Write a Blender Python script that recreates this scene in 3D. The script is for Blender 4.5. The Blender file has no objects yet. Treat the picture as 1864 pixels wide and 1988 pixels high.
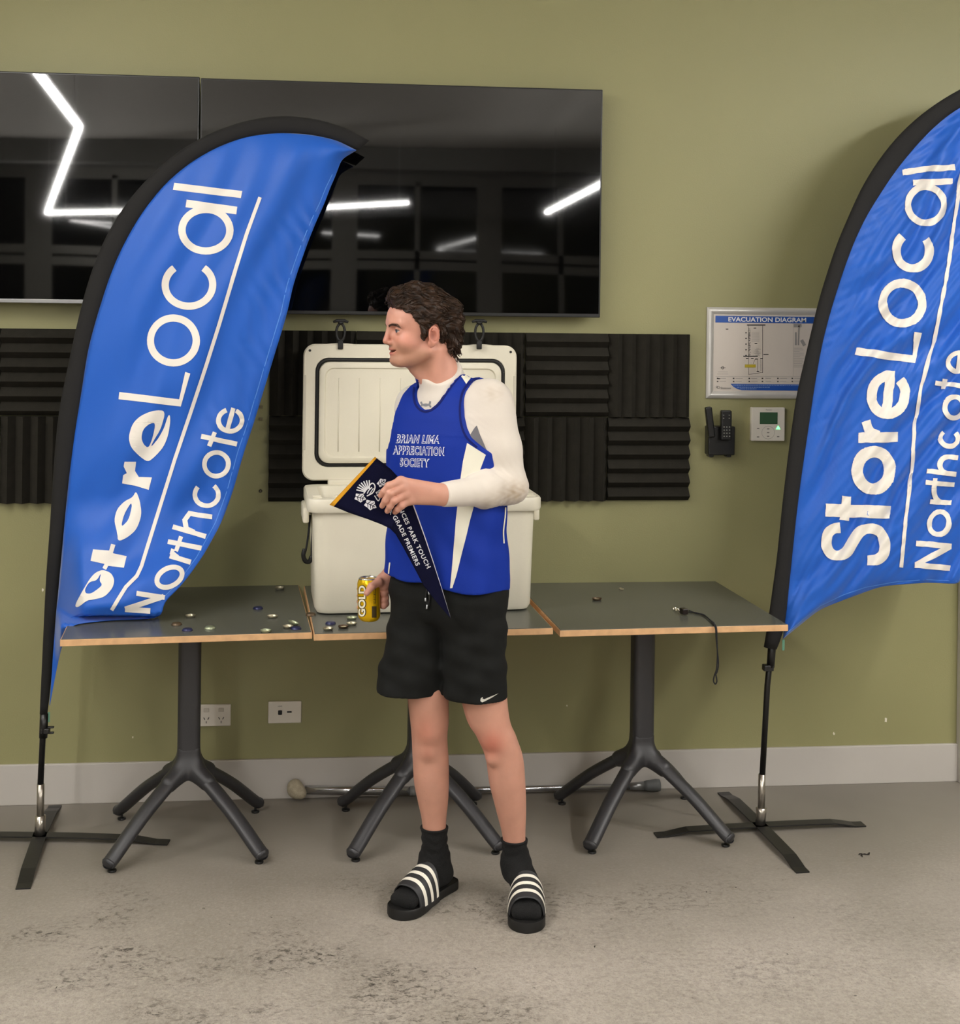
import bpy, bmesh, math, random
import numpy as np
from mathutils import Vector, Matrix, geometry
from mathutils.bvhtree import BVHTree
random.seed(7); np.random.seed(7)
sc = bpy.context.scene
col = sc.collection
PI = math.pi

# ------------------------------------------------------------------ camera
F_PX, YAW, ROLL, CY, CAM_H, CAM_D = 2753.73, 0.1089, 0.0121, 591.99, 1.7324, 5.0098
cF = np.array([math.sin(YAW), math.cos(YAW), 0.0])
cR = np.array([math.cos(YAW), -math.sin(YAW), 0.0]); cU = np.array([0, 0, 1.0])
cR, cU = math.cos(ROLL)*cR + math.sin(ROLL)*cU, -math.sin(ROLL)*cR + math.cos(ROLL)*cU
cC = np.array([0, -CAM_D, CAM_H])
cam_data = bpy.data.cameras.new('camera')
cam_data.sensor_fit = 'HORIZONTAL'; cam_data.sensor_width = 36
cam_data.lens = F_PX/1864*36
cam_data.shift_y = -(994-CY)/1864
cam_data.clip_start = 0.05; cam_data.clip_end = 100
cam = bpy.data.objects.new('camera', cam_data); col.objects.link(cam)
M = Matrix.Identity(4)
for i in range(3):
    M[i][0] = cR[i]; M[i][1] = cU[i]; M[i][2] = -cF[i]; M[i][3] = cC[i]
cam.matrix_world = M
sc.camera = cam

# ------------------------------------------------------------------ world, exposure
world = bpy.data.worlds.new('world'); sc.world = world
world.use_nodes = True
world.node_tree.nodes['Background'].inputs[0].default_value = (0.012, 0.014, 0.02, 1)
world.node_tree.nodes['Background'].inputs[1].default_value = 1.0
sc.view_settings.view_transform = 'Standard'; sc.view_settings.look = 'None'
sc.view_settings.gamma = 1.0; sc.view_settings.use_curve_mapping = False
sc.view_settings.exposure = 0.0
LED_STRENGTH = 155.0
LED_COLOR = (1.0, 0.97, 0.93)
sc.cycles.use_denoising = True
sc.cycles.max_bounces = 7; sc.cycles.diffuse_bounces = 4; sc.cycles.glossy_bounces = 4
sc.cycles.sample_clamp_indirect = 6.0

# ------------------------------------------------------------------ measuring: a photo pixel to a real point on a plane
def ray(x, y): return cF + cR*((x-932)/F_PX) + cU*((CY-y)/F_PX)
def W(x, y, Y):
    d = ray(x, y); return cC + d*((Y+CAM_D)/d[1])
def G(x, y, Z=0.0):
    d = ray(x, y); return cC + d*((Z-CAM_H)/d[2])
def srgb(h, a=1.0):
    h = h.lstrip('#'); c = [int(h[i:i+2], 16)/255 for i in (0, 2, 4)]
    return tuple(v/12.92 if v <= 0.04045 else ((v+0.055)/1.055)**2.4 for v in c) + (a,)

# ------------------------------------------------------------------ materials
MATS = {}
def mat(name, color, rough=0.5, metal=0.0, noise=0.0, nscale=8.0, bump=0.0, bscale=60.0, spec=0.5, emit=None, estr=0.0, attr=None, sheen=0.0, trans=0.0, sss=0.0):
    if name in MATS: return MATS[name]
    m = bpy.data.materials.new(name); m.use_nodes = True; MATS[name] = m
    nt = m.node_tree; N = nt.nodes; L = nt.links
    b = N['Principled BSDF']
    c = srgb(color) if isinstance(color, str) else color
    b.inputs['Base Color'].default_value = c
    b.inputs['Roughness'].default_value = rough
    b.inputs['Metallic'].default_value = metal
    b.inputs['Specular IOR Level'].default_value = spec
    if sheen: b.inputs['Sheen Weight'].default_value = sheen
    if trans: b.inputs['Transmission Weight'].default_value = trans
    if sss:
        b.inputs['Subsurface Weight'].default_value = sss
        b.inputs['Subsurface Radius'].default_value = (0.012, 0.005, 0.003); b.inputs['Subsurface Scale'].default_value = 0.5
    src = None
    if attr:
        a = N.new('ShaderNodeVertexColor'); a.layer_name = attr; src = a.outputs['Color']
    tc = N.new('ShaderNodeTexCoord')
    n = N.new('ShaderNodeTexNoise'); n.inputs['Scale'].default_value = nscale; n.inputs['Detail'].default_value = 5
    L.new(tc.outputs['Object'], n.inputs['Vector'])
    mx = N.new('ShaderNodeMix'); mx.data_type = 'RGBA'; mx.blend_type = 'MULTIPLY'
    mx.inputs[0].default_value = 1.0
    mr = N.new('ShaderNodeMapRange'); mr.inputs[1].default_value = 0.3; mr.inputs[2].default_value = 0.7
    amt = noise if noise else 0.04
    mr.inputs[3].default_value = 1-amt; mr.inputs[4].default_value = 1+amt
    L.new(n.outputs['Fac'], mr.inputs[0])
    mx.inputs[6].default_value = c
    if src: L.new(src, mx.inputs[6])
    cb = N.new('ShaderNodeCombineColor')
    for i in range(3): L.new(mr.outputs[0], cb.inputs[i])
    L.new(cb.outputs[0], mx.inputs[7])
    L.new(mx.outputs[2], b.inputs['Base Color'])
    if bump:
        n2 = N.new('ShaderNodeTexNoise'); n2.inputs['Scale'].default_value = bscale; n2.inputs['Detail'].default_value = 6
        L.new(tc.outputs['Object'], n2.inputs['Vector'])
        bp = N.new('ShaderNodeBump'); bp.inputs['Strength'].default_value = bump; bp.inputs['Distance'].default_value = 0.004
        L.new(n2.outputs['Fac'], bp.inputs['Height']); L.new(bp.outputs['Normal'], b.inputs['Normal'])
    if emit:
        b.inputs['Emission Color'].default_value = emit if not isinstance(emit, str) else srgb(emit)
        b.inputs['Emission Strength'].default_value = estr
    return m

# ------------------------------------------------------------------ objects
def link(name, mesh, parent=None, smooth=False):
    o = bpy.data.objects.new(name, mesh); col.objects.link(o)
    if parent is not None: o.parent = parent
    if smooth:
        mesh.polygons.foreach_set('use_smooth', np.ones(len(mesh.polygons), dtype=bool))
    return o
def tag(o, label=None, cat=None, group=None, kind=None):
    if label: o['label'] = label
    if cat: o['category'] = cat
    if group: o['group'] = group
    if kind: o['kind'] = kind
    return o
def empty(name, loc, label, cat, group=None, rz=0.0):
    o = bpy.data.objects.new(name, None); col.objects.link(o); o.location = Vector(loc); o.rotation_euler = (0, 0, rz)
    o.empty_display_size = 0.1
    bpy.context.view_layer.update()
    return tag(o, label, cat, group)
def origin_to(verts):
    v = np.array(verts, dtype=float); c = np.array([(v[:, 0].min()+v[:, 0].max())/2, (v[:, 1].min()+v[:, 1].max())/2, v[:, 2].min()])
    return v-c, c
def build(name, verts, faces, m, parent=None, smooth=False, local=False):
    """one mesh object; verts are world coordinates unless local (then relative to the parent)"""
    v = np.array(verts, dtype=float)
    me = bpy.data.meshes.new(name)
    loc = None
    if parent is None:
        v, loc = origin_to(v)
    elif not local:
        inv = np.array(wmat(parent).inverted()); v = v @ inv[:3, :3].T + inv[:3, 3]
    me.from_pydata(v.tolist(), [], [list(map(int, f)) for f in faces]); me.update()
    ms = m if isinstance(m, (list, tuple)) else [m]
    for x in ms: me.materials.append(x)
    o = link(name, me, parent, smooth)
    if loc is not None: o.location = Vector(loc)
    if parent is None: bpy.context.view_layer.update()
    return o
def wmat(o):
    m = o.matrix_basis.copy()
    return wmat(o.parent) @ o.matrix_parent_inverse @ m if o.parent is not None else m
class MB:
    """collects shapes into one mesh"""
    def __init__(s): s.v = []; s.f = []
    def add(s, v, f):
        n = len(s.v); s.v.extend([tuple(map(float, p)) for p in v]); s.f.extend([tuple(int(i)+n for i in q) for q in f]); return s
    def box(s, c, size, rz=0.0, bevel=0.0):
        bm = bmesh.new(); bmesh.ops.create_cube(bm, size=1.0)
        for v in bm.verts: v.co = Vector((v.co.x*size[0], v.co.y*size[1], v.co.z*size[2]))
        if bevel: bmesh.ops.bevel(bm, geom=bm.edges[:], offset=bevel, segments=2, affect='EDGES', profile=0.5)
        R = Matrix.Rotation(rz, 3, 'Z')
        s.add([tuple(R @ v.co + Vector(c)) for v in bm.verts], [[v.index for v in f.verts] for f in bm.faces]); bm.free(); return s
    def tube(s, pts, rad, n=10, flat=1.0, caps=True, up=None):
        pts = [Vector(p) for p in pts]; k = len(pts)
        rad = rad if isinstance(rad, (list, tuple, np.ndarray)) else [rad]*k
        vs = []; fs = []; prev = None
        for i, p in enumerate(pts):
            t = (pts[min(i+1, k-1)]-pts[max(i-1, 0)]).normalized()
            if prev is None:
                a = Vector(up) if up is not None else (Vector((0, 0, 1)) if abs(t.z) < 0.9 else Vector((0, 1, 0)))
            else: a = prev
            a = (a - t*a.dot(t))
            if a.length < 1e-6: a = t.orthogonal()
            a.normalize(); prev = a; b = t.cross(a)
            for j in range(n):
                th = 2*PI*j/n; vs.append(p + a*(math.cos(th)*rad[i]*flat) + b*(math.sin(th)*rad[i]))
        for i in range(k-1):
            for j in range(n):
                j2 = (j+1) % n; fs.append((i*n+j, i*n+j2, (i+1)*n+j2, (i+1)*n+j))
        if caps: fs.append(tuple(range(n))[::-1]); fs.append(tuple((k-1)*n+j for j in range(n)))
        return s.add(vs, fs)
    def lathe(s, prof, c=(0, 0, 0), n=20, axis='z', caps=True):
        vs = []; fs = []
        for r, z in prof:
            for j in range(n):
                th = 2*PI*j/n; x, y = r*math.cos(th), r*math.sin(th)
                p = (x, y, z) if axis == 'z' else ((z, x, y) if axis == 'x' else (x, z, y))
                vs.append((p[0]+c[0], p[1]+c[1], p[2]+c[2]))
        for i in range(len(prof)-1):
            for j in range(n):
                j2 = (j+1) % n; fs.append((i*n+j, i*n+j2, (i+1)*n+j2, (i+1)*n+j))
        if caps: fs.append(tuple(range(n))[::-1]); fs.append(tuple((len(prof)-1)*n+j for j in range(n)))
        return s.add(vs, fs)
    def rings(s, rings, close=True, caps=True):
        n = len(rings[0]); vs = [p for r in rings for p in r]; fs = []
        for i in range(len(rings)-1):
            for j in range(n if close else n-1):
                j2 = (j+1) % n; fs.append((i*n+j, i*n+j2, (i+1)*n+j2, (i+1)*n+j))
        if caps: fs.append(tuple(range(n))[::-1]); fs.append(tuple((len(rings)-1)*n+j for j in range(n)))
        return s.add(vs, fs)
    def build(s, name, m, parent=None, smooth=False, local=False): return build(name, s.v, s.f, m, parent, smooth, local)
def rrect(w, d, r, n=5):
    pts = []
    for cx, cy, a0 in ((w/2-r, d/2-r, 0), (-w/2+r, d/2-r, PI/2), (-w/2+r, -d/2+r, PI), (w/2-r, -d/2+r, 1.5*PI)):
        for i in range(n+1):
            a = a0 + PI/2*i/n; pts.append((cx+r*math.cos(a), cy+r*math.sin(a)))
    return pts
def smooth_by_angle(o, ang=0.6):
    me = o.data
    me.polygons.foreach_set('use_smooth', np.ones(len(me.polygons), dtype=bool))
    bm = bmesh.new(); bm.from_mesh(me)
    for e in bm.edges:
        if len(e.link_faces) == 2 and e.calc_face_angle(0) > ang: e.smooth = False
    bm.to_mesh(me); bm.free()
    return o
def catmull(pts, n=8):
    P = [np.array(p, float) for p in pts]; P = [2*P[0]-P[1]] + P + [2*P[-1]-P[-2]]; out = []
    for i in range(1, len(P)-2):
        for k in range(n):
            t = k/n; a, b, c, d = P[i-1], P[i], P[i+1], P[i+2]
            out.append(0.5*((2*b)+(-a+c)*t+(2*a-5*b+4*c-d)*t*t+(-a+3*b-3*c+d)*t**3))
    out.append(P[-2]); return out

# ------------------------------------------------------------------ flat shapes and lettering, laid on a real surface
def text_shape(s, size=1.0, offset=0.0, shear=0.0, spacing=1.0):
    cu = bpy.data.curves.new('t', 'FONT'); cu.body = s; cu.size = size; cu.offset = offset; cu.shear = shear
    cu.space_character = spacing; cu.resolution_u = 4; cu.fill_mode = 'FRONT'
    o = bpy.data.objects.new('t', cu); col.objects.link(o)
    dg = bpy.context.evaluated_depsgraph_get(); me = o.evaluated_get(dg).to_mesh()
    v = np.array([tuple(x.co)[:2] for x in me.vertices]) if len(me.vertices) else np.zeros((0, 2))
    f = [tuple(p.vertices) for p in me.polygons]
    o.evaluated_get(dg).to_mesh_clear(); bpy.data.objects.remove(o); bpy.data.curves.remove(cu)
    return v, f
def refine(v, f, L, iters=4):
    bm = bmesh.new(); vs = [bm.verts.new((p[0], p[1], 0)) for p in v]
    for q in f:
        try: bm.faces.new([vs[i] for i in q])
        except ValueError: pass
    bmesh.ops.triangulate(bm, faces=bm.faces[:])
    for _ in range(iters):
        es = [e for e in bm.edges if e.calc_length() > L]
        if not es: break
        bmesh.ops.subdivide_edges(bm, edges=es, cuts=1); bmesh.ops.triangulate(bm, faces=bm.faces[:])
    bm.verts.index_update()
    V = np.array([v.co[:2] for v in bm.verts]); Fc = [[v.index for v in q.verts] for q in bm.faces]; bm.free()
    return V, Fc
def poly_shape(outer, holes=()):
    loops = [[Vector((x, y, 0)) for x, y in outer]] + [[Vector((x, y, 0)) for x, y in h] for h in holes]
    tri = geometry.tessellate_polygon(loops); v = [tuple(p[:2]) for l in loops for p in l]
    return np.array(v), [tuple(t) for t in tri]
def ribbon_shape(pts, w, closed=False):
    P = [np.array(p, float) for p in pts]; n = len(P); L = []; R = []
    for i in range(n):
        a = P[(i-1) % n] if closed or i > 0 else P[i]; b = P[(i+1) % n] if closed or i < n-1 else P[i]
        t = (b-a)/max(np.linalg.norm(b-a), 1e-9); nn = np.array([-t[1], t[0]])
        k = 1.0
        if (closed or 0 < i < n-1):
            t1 = (P[i]-a)/max(np.linalg.norm(P[i]-a), 1e-9); k = 1/max(abs(nn @ np.array([-t1[1], t1[0]])), 0.5)
        ww = w[i] if isinstance(w, (list, tuple)) else w
        L.append(P[i]+nn*ww/2*k); R.append(P[i]-nn*ww/2*k)
    f = [(i, (i+1) % n, n+(i+1) % n, n+i) for i in range(n if closed else n-1)]
    return np.array(L+R), f
def bvh_of(objs):
    vs = []; fs = []
    bpy.context.view_layer.update()
    for o in (objs if isinstance(objs, (list, tuple)) else [objs]):
        n = len(vs); mw = wmat(o)
        vs += [mw @ v.co for v in o.data.vertices]; fs += [[i+n for i in p.vertices] for p in o.data.polygons]
    return BVHTree.FromPolygons(vs, fs)
def on_surface(bvh, x, y):
    d = Vector(ray(x, y)).normalized(); h = bvh.ray_cast(Vector(cC), d)
    return h
def decal(name, shapes, bvh, m, parent, off=0.0012, L=8.0, smooth=True):
    """flat print: shapes measured on the photograph, laid onto the real surface they are printed on"""
    mb = MB()
    for v, f in shapes:
        if L: v, f = refine(v, f, L)
        pts = []; ok = []
        for p in v:
            h = on_surface(bvh, p[0], p[1])
            if h[0] is None: pts.append((0, 0, 0)); ok.append(False)
            else:
                n = h[1]
                if n.dot(Vector(ray(p[0], p[1]))) > 0: n = -n
                pts.append(tuple(h[0]+n*off)); ok.append(True)
        mb.add(pts, [q for q in f if all(ok[i] for i in q)])
    return mb.build(name, m, parent, smooth)
def circ(cx, cy, rx, ry, a0=0, a1=360, n=28):
    return [(cx+rx*math.cos(math.radians(a0+(a1-a0)*i/n)), cy+ry*math.sin(math.radians(a0+(a1-a0)*i/n))) for i in range(n+1)]
def glyph(ch, w, h, s, asc=None):
    """plain geometric sans letter as ribbons; w,h the letter's own box, s its stroke"""
    out = []
    R = lambda pts, cl=False: out.append(ribbon_shape(pts, s, cl))
    if ch == 'o': R(circ(w/2, h/2, (w-s)/2, (h-s)/2)[:-1], True)
    elif ch == 'c': R(circ(w/2, h/2, (w-s)/2, (h-s)/2, 45, 315))
    elif ch == 'e':
        R(circ(w/2, h/2, (w-s)/2, (h-s)/2, 0, 322)); R([(s*0.5, h/2), (w-s*0.02, h/2)])
    elif ch == 'a':
        R(circ(w/2, h/2, (w-s)/2, (h-s)/2)[:-1], True); R([(w-s/2, 0), (w-s/2, h)])
    elif ch == 'l': R([(w/2, 0), (w/2, h)])
    elif ch == 'L': R([(s/2, h), (s/2, s/2), (w, s/2)])
    elif ch == 'r':
        R([(s/2, 0), (s/2, h)]); R([(s/2, h*0.45)]+circ(w, h*0.42, w-s*0.5, h*0.58-s/2, 170, 88, 10))
    elif ch == 't':
        R([(w/2, 0), (w/2, h)]); R([(0, h*0.70), (w, h*0.70)])
    elif ch == 'h':
        R([(s/2, 0), (s/2, h)]); xh = h*0.66; r = (w-s)/2
        R([(s/2, xh*0.4)]+circ(w/2, xh-s/2-r*0.95, r, r*0.95, 180, 0, 14)+[(w-s/2, 0)])
    elif ch == 'N': R([(s/2, 0), (s/2, h)]); R([(w-s/2, 0), (w-s/2, h)]); R([(s*0.55, h-s*0.3), (w-s*0.55, s*0.3)])
    elif ch == 'S':
        r = (h-s)/4; rx = (w-s)/2
        R([(x, y) for x, y in circ(w/2, h-s/2-r, rx*0.92, r, 25, 270, 20)] + [(x, y) for x, y in circ(w/2, s/2+r, rx, r, 90, -155, 20)][1:])
    return out
def letters(spec, s):
    """spec: (letter, start of baseline, end of baseline, top of start) in photo pixels, the letter's own slanted box"""
    out = []
    for it in spec:
        ch, B0, B1, T0 = it[:4]; st = it[4] if len(it) > 4 else s
        B0, B1, T0 = map(lambda q: np.array(q, float), (B0, B1, T0))
        w = np.linalg.norm(B1-B0); h = np.linalg.norm(T0-B0); u = (B1-B0)/w; v = (T0-B0)/h
        for V, Fc in glyph(ch, w, h, st): out.append((B0+V[:, :1]*u+V[:, 1:]*v, Fc))
    return out
def text_on(s, start, end, height, **kw):
    """text of the built-in face from start to end along a straight photo line"""
    v, f = text_shape(s, 1.0, **kw)
    if not len(v): return v, f
    x0, x1 = v[:, 0].min(), v[:, 0].max(); a = np.array(start, float); b = np.array(end, float)
    u = (b-a)/np.linalg.norm(b-a); up = np.array([u[1], -u[0]])
    t = (v[:, 0]-x0)/(x1-x0)*np.linalg.norm(b-a)
    return a+t[:, None]*u+(v[:, 1:2]/0.73*height)*up, f

# ------------------------------------------------------------------ implicit surfaces (bodies, cloth on bodies)
def rc(P, a, b, ra, rb):
    a = np.asarray(a, np.float32); b = np.asarray(b, np.float32); ab = b-a
    t = np.clip(((P-a)@ab)/(ab@ab), 0, 1)
    return np.linalg.norm(P-a-t[:, None]*ab, axis=1)-(ra+(rb-ra)*t)
def el(P, c, r, R=None):
    q = P-np.asarray(c, np.float32)
    if R is not None: q = q@np.asarray(R, np.float32)
    r = np.asarray(r, np.float32); k0 = np.linalg.norm(q/r, axis=1); k1 = np.linalg.norm(q/(r*r), axis=1)+1e-6
    return k0*(k0-1)/k1
def sm(a, b, k):
    h = np.clip(0.5+0.5*(b-a)/k, 0, 1); return b+(a-b)*h-k*h*(1-h)
def sx(a, b, k): return -sm(-a, -b, k)
def loft(P, prof, F):
    """tube whose section is an ellipse given by height: prof rows (z, half width, half depth, centre u, centre v)"""
    u, v, z = F(P); T = np.array(prof); zs = T[:, 0]
    a = np.interp(z, zs, T[:, 1]); b = np.interp(z, zs, T[:, 2]); cu = np.interp(z, zs, T[:, 3]); cv = np.interp(z, zs, T[:, 4])
    q = np.abs((u-cu)/a)**2.3+np.abs((v-cv)/b)**2.3
    return (q**(1/2.3)-1)*np.minimum(a, b)
def sdpoly(px, pz, poly):
    d = np.full(px.shape, 1e9); s = np.ones(px.shape); n = len(poly)
    for i in range(n):
        ax, az = poly[i]; bx, bz = poly[i-1]; ex, ez = bx-ax, bz-az; wx, wz = px-ax, pz-az
        t = np.clip((wx*ex+wz*ez)/(ex*ex+ez*ez+1e-12), 0, 1); dx, dz = wx-ex*t, wz-ez*t
        d = np.minimum(d, dx*dx+dz*dz)
        c1 = pz >= az; c2 = pz < bz; c3 = ex*wz > ez*wx
        fl = (c1 & c2 & c3) | (~c1 & ~c2 & ~c3); s = np.where(fl, -s, s)
    return s*np.sqrt(d)
def nets(fn, lo, hi, h, smooth=1):
    """mesh of the surface fn = 0 (sparse surface nets)"""
    B = 8; lo = np.array(lo, float); hi = np.array(hi, float); fn0 = fn; b0 = (lo+2.2*h).astype(np.float32); b1 = (hi-2.2*h).astype(np.float32)
    fn = lambda P: np.maximum(fn0(P), np.maximum(b0-P, P-b1).max(1))
    nb = np.ceil((hi-lo)/(B*h)).astype(int)
    ii = np.stack(np.meshgrid(*[np.arange(k) for k in nb], indexing='ij'), -1).reshape(-1, 3)
    d = fn((lo+(ii+0.5)*B*h).astype(np.float32)); ii = ii[np.abs(d) < B*h*1.5]
    off = np.stack(np.meshgrid(*[np.arange(9)]*3, indexing='ij'), -1).reshape(-1, 3)
    vals = np.empty((len(ii), 729), np.float32)
    for s in range(0, len(ii), 400):
        g = ii[s:s+400, None, :]*B+off[None]
        vals[s:s+400] = fn((lo+g.reshape(-1, 3)*h).astype(np.float32)).reshape(-1, 729)
    V = vals.reshape(-1, 9, 9, 9); cs = [(a, b, c) for a in (0, 1) for b in (0, 1) for c in (0, 1)]
    C = np.stack([V[:, a:a+8, b:b+8, c:c+8] for a, b, c in cs], -1); neg = C < 0; k = neg.sum(-1); act = (k > 0) & (k < 8)
    idx = np.argwhere(act); cv = C[act]; o = np.array(cs, float); pos = np.zeros((len(idx), 3)); cnt = np.zeros(len(idx))
    for i in range(8):
        for j in range(i+1, 8):
            if abs(o[i]-o[j]).sum() == 1:
                m = (cv[:, i] < 0) != (cv[:, j] < 0); t = cv[:, i]/(cv[:, i]-cv[:, j]+1e-12)
                p = o[i]+(o[j]-o[i])*t[:, None]; pos[m] += p[m]; cnt[m] += 1
    g = ii[idx[:, 0]]*B+idx[:, 1:]; pos = lo+(g+pos/cnt[:, None])*h
    NY, NZ = nb[1]*B+2, nb[2]*B+2; gid = (g[:, 0].astype(np.int64)*NY+g[:, 1])*NZ+g[:, 2]; order = np.argsort(gid); sg = gid[order]
    quads = []
    for ax in range(3):
        sl1 = [slice(0, 8)]*3; sl2 = [slice(0, 8)]*3; sl2[ax] = slice(1, 9)
        a = V[(slice(None),)+tuple(sl1)] < 0; b = V[(slice(None),)+tuple(sl2)] < 0
        e = np.argwhere(a != b); gg = ii[e[:, 0]]*B+e[:, 1:]; fl = a[a != b]
        u, w = [(1, 2), (2, 0), (0, 1)][ax]; Q = []
        for du, dw in ((-1, -1), (0, -1), (0, 0), (-1, 0)):
            c = gg.copy(); c[:, u] += du; c[:, w] += dw; q = (c[:, 0].astype(np.int64)*NY+c[:, 1])*NZ+c[:, 2]
            k = np.clip(np.searchsorted(sg, q), 0, len(sg)-1); Q.append(np.where(sg[k] == q, order[k], -1))
        Q = np.stack(Q, 1); Q[~fl] = Q[~fl][:, ::-1]; quads.append(Q[(Q >= 0).all(1)])
    Q = np.concatenate(quads)
    for _ in range(smooth):
        acc = np.zeros_like(pos); n = np.zeros(len(pos))
        for i in range(4):
            a, b = Q[:, i], Q[:, (i+1) % 4]
            for c in range(3): acc[:, c] += np.bincount(a, pos[b, c], len(pos))+np.bincount(b, pos[a, c], len(pos))
            n += np.bincount(a, minlength=len(pos))+np.bincount(b, minlength=len(pos))
        pos = np.where(n[:, None] > 0, pos*0.4+0.6*acc/np.maximum(n, 1)[:, None], pos)
    return pos, Q
def net_obj(name, parts, m, parent, colfn=None):
    vs = []; fs = []; n = 0
    for v, q in parts: vs.append(v); fs.append(q+n); n += len(v)
    v = np.concatenate(vs); q = np.concatenate(fs)
    inv = np.array(wmat(parent).inverted()) if parent is not None else np.eye(4)
    w = v @ inv[:3, :3].T + inv[:3, 3]
    me = bpy.data.meshes.new(name); me.vertices.add(len(w)); me.vertices.foreach_set('co', w.astype(np.float32).ravel())
    me.loops.add(len(q)*4); me.loops.foreach_set('vertex_index', q.astype(np.int32).ravel())
    me.polygons.add(len(q)); me.polygons.foreach_set('loop_start', np.arange(0, len(q)*4, 4, dtype=np.int32))
    me.polygons.foreach_set('loop_total', np.full(len(q), 4, dtype=np.int32)); me.update(calc_edges=True); me.validate()
    me.materials.append(m)
    if colfn is not None:
        c = np.ones((len(v), 4), np.float32); c[:, :3] = colfn(v)
        a = me.color_attributes.new('tint', 'FLOAT_COLOR', 'POINT'); a.data.foreach_set('color', c.ravel())
    return link(name, me, parent, True)
# ================================================================== THE ROOM
WALL = mat('olive_wall_paint', '#8d8a60', 0.5, noise=0.03, nscale=1.5, bump=0.12, bscale=220)
WHITE = mat('white_paint', '#b9b4ad', 0.45, noise=0.04, nscale=3, bump=0.05, bscale=90)
CEIL = mat('ceiling_paint', '#b4b1ab', 0.8, noise=0.03)
SIDE = mat('side_wall_paint', '#6f6b5a', 0.7)
BLACKPL = mat('black_plastic', '#141414', 0.4)
RX0, RX1, RY0, RZ = -6.0, 6.5, -15.2, 3.8
def struct(name, mb, m): return tag(mb.build(name, m), kind='structure')
def floor_mat():
    m = bpy.data.materials.new('worn_concrete'); m.use_nodes = True; nt = m.node_tree; N = nt.nodes; L = nt.links
    b = N['Principled BSDF']; b.inputs['Roughness'].default_value = 0.5; b.inputs['Specular IOR Level'].default_value = 0.3
    g = N.new('ShaderNodeNewGeometry')
    def noise(scale, det=4, rough=0.5, vec=None, dist=0.0):
        n = N.new('ShaderNodeTexNoise'); n.inputs['Scale'].default_value = scale; n.inputs['Detail'].default_value = det
        n.inputs['Roughness'].default_value = rough; n.inputs['Distortion'].default_value = dist
        L.new(vec or g.outputs['Position'], n.inputs['Vector']); return n.outputs['Fac']
    def ramp(f, p0, p1):
        r = N.new('ShaderNodeMapRange'); r.inputs[1].default_value = p0; r.inputs[2].default_value = p1; r.clamp = True
        L.new(f, r.inputs[0]); return r.outputs[0]
    def mul(a, b2):
        k = N.new('ShaderNodeMath'); k.operation = 'MULTIPLY'
        for i, x in enumerate((a, b2)):
            if isinstance(x, float): k.inputs[i].default_value = x
            else: L.new(x, k.inputs[i])
        return k.outputs[0]
    def mix(f, c1, c2):
        x = N.new('ShaderNodeMix'); x.data_type = 'RGBA'
        if isinstance(f, float): x.inputs[0].default_value = f
        else: L.new(f, x.inputs[0])
        for i, c in ((6, c1), (7, c2)):
            if isinstance(c, str): x.inputs[i].default_value = srgb(c)
            else: L.new(c, x.inputs[i])
        return x.outputs[2]
    sp = N.new('ShaderNodeSeparateXYZ'); L.new(g.outputs['Position'], sp.inputs[0])
    # smooth painted strip along the wall, worn pale and gritty where people walk
    wn = N.new('ShaderNodeMath'); wn.operation = 'MULTIPLY_ADD'; L.new(noise(1.6, 5, 0.65), wn.inputs[0]); wn.inputs[1].default_value = 0.9; L.new(sp.outputs[1], wn.inputs[2])
    worn = ramp(wn.outputs[0], 0.10, -0.95)
    base = mix(worn, mix(ramp(noise(1.3, 5), 0.35, 0.65), '#79736b', '#857f76'), mix(ramp(noise(1.9, 5), 0.35, 0.65), '#968f84', '#aba399'))
    base = mix(mul(mul(ramp(noise(46, 4), 0.45, 0.7), 0.45), worn), base, '#756d62')
    base = mix(mul(mul(ramp(noise(190, 2), 0.5, 0.7), 0.5), worn), base, '#5f574d')
    base = mix(mul(mul(ramp(noise(95, 3, 0.6), 0.5, 0.68), 0.35), worn), base, '#c4bbae')
    # scuffed dark patches nearest the camera, stretched across the room
    mp = N.new('ShaderNodeMapping'); mp.inputs['Scale'].default_value = (1.0, 1.3, 1.0); L.new(g.outputs['Position'], mp.inputs['Vector'])
    big = ramp(noise(2.1, 4, 0.6, mp.outputs[0]), 0.47, 0.60)
    fine = ramp(noise(42, 9, 0.8, mp.outputs[0], 0.6), 0.50, 0.60)
    near = ramp(sp.outputs[1], -0.62, -0.90)
    lft = ramp(sp.outputs[0], 2.2, 0.0)
    scuff = mul(mul(mul(big, fine), near), mul(lft, 1.0))
    base = mix(scuff, base, '#2c2620')
    speck = mul(mul(ramp(noise(26, 3, 0.6), 0.70, 0.74), near), 0.8)
    base = mix(speck, base, '#2c2620')
    L.new(base, b.inputs['Base Color'])
    bp = N.new('ShaderNodeBump'); bp.inputs['Distance'].default_value = 0.004; L.new(mul(worn, 0.9), bp.inputs['Strength'])
    L.new(noise(120, 5), bp.inputs['Height']); L.new(bp.outputs['Normal'], b.inputs['Normal'])
    return m
struct('floor', MB().box(((RX0+RX1)/2, RY0/2, -0.05), (RX1-RX0+0.4, -RY0+0.4, 0.1)), floor_mat())
struct('ceiling', MB().box(((RX0+RX1)/2, RY0/2, RZ+0.05), (RX1-RX0+0.4, -RY0+0.4, 0.1)), CEIL)
struct('wall_back', MB().box(((RX0+RX1)/2, 0.06, RZ/2), (RX1-RX0+0.4, 0.12, RZ)), WALL)
struct('wall_left', MB().box((RX0-0.06, RY0/2, RZ/2), (0.12, -RY0, RZ)), SIDE)
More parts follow.
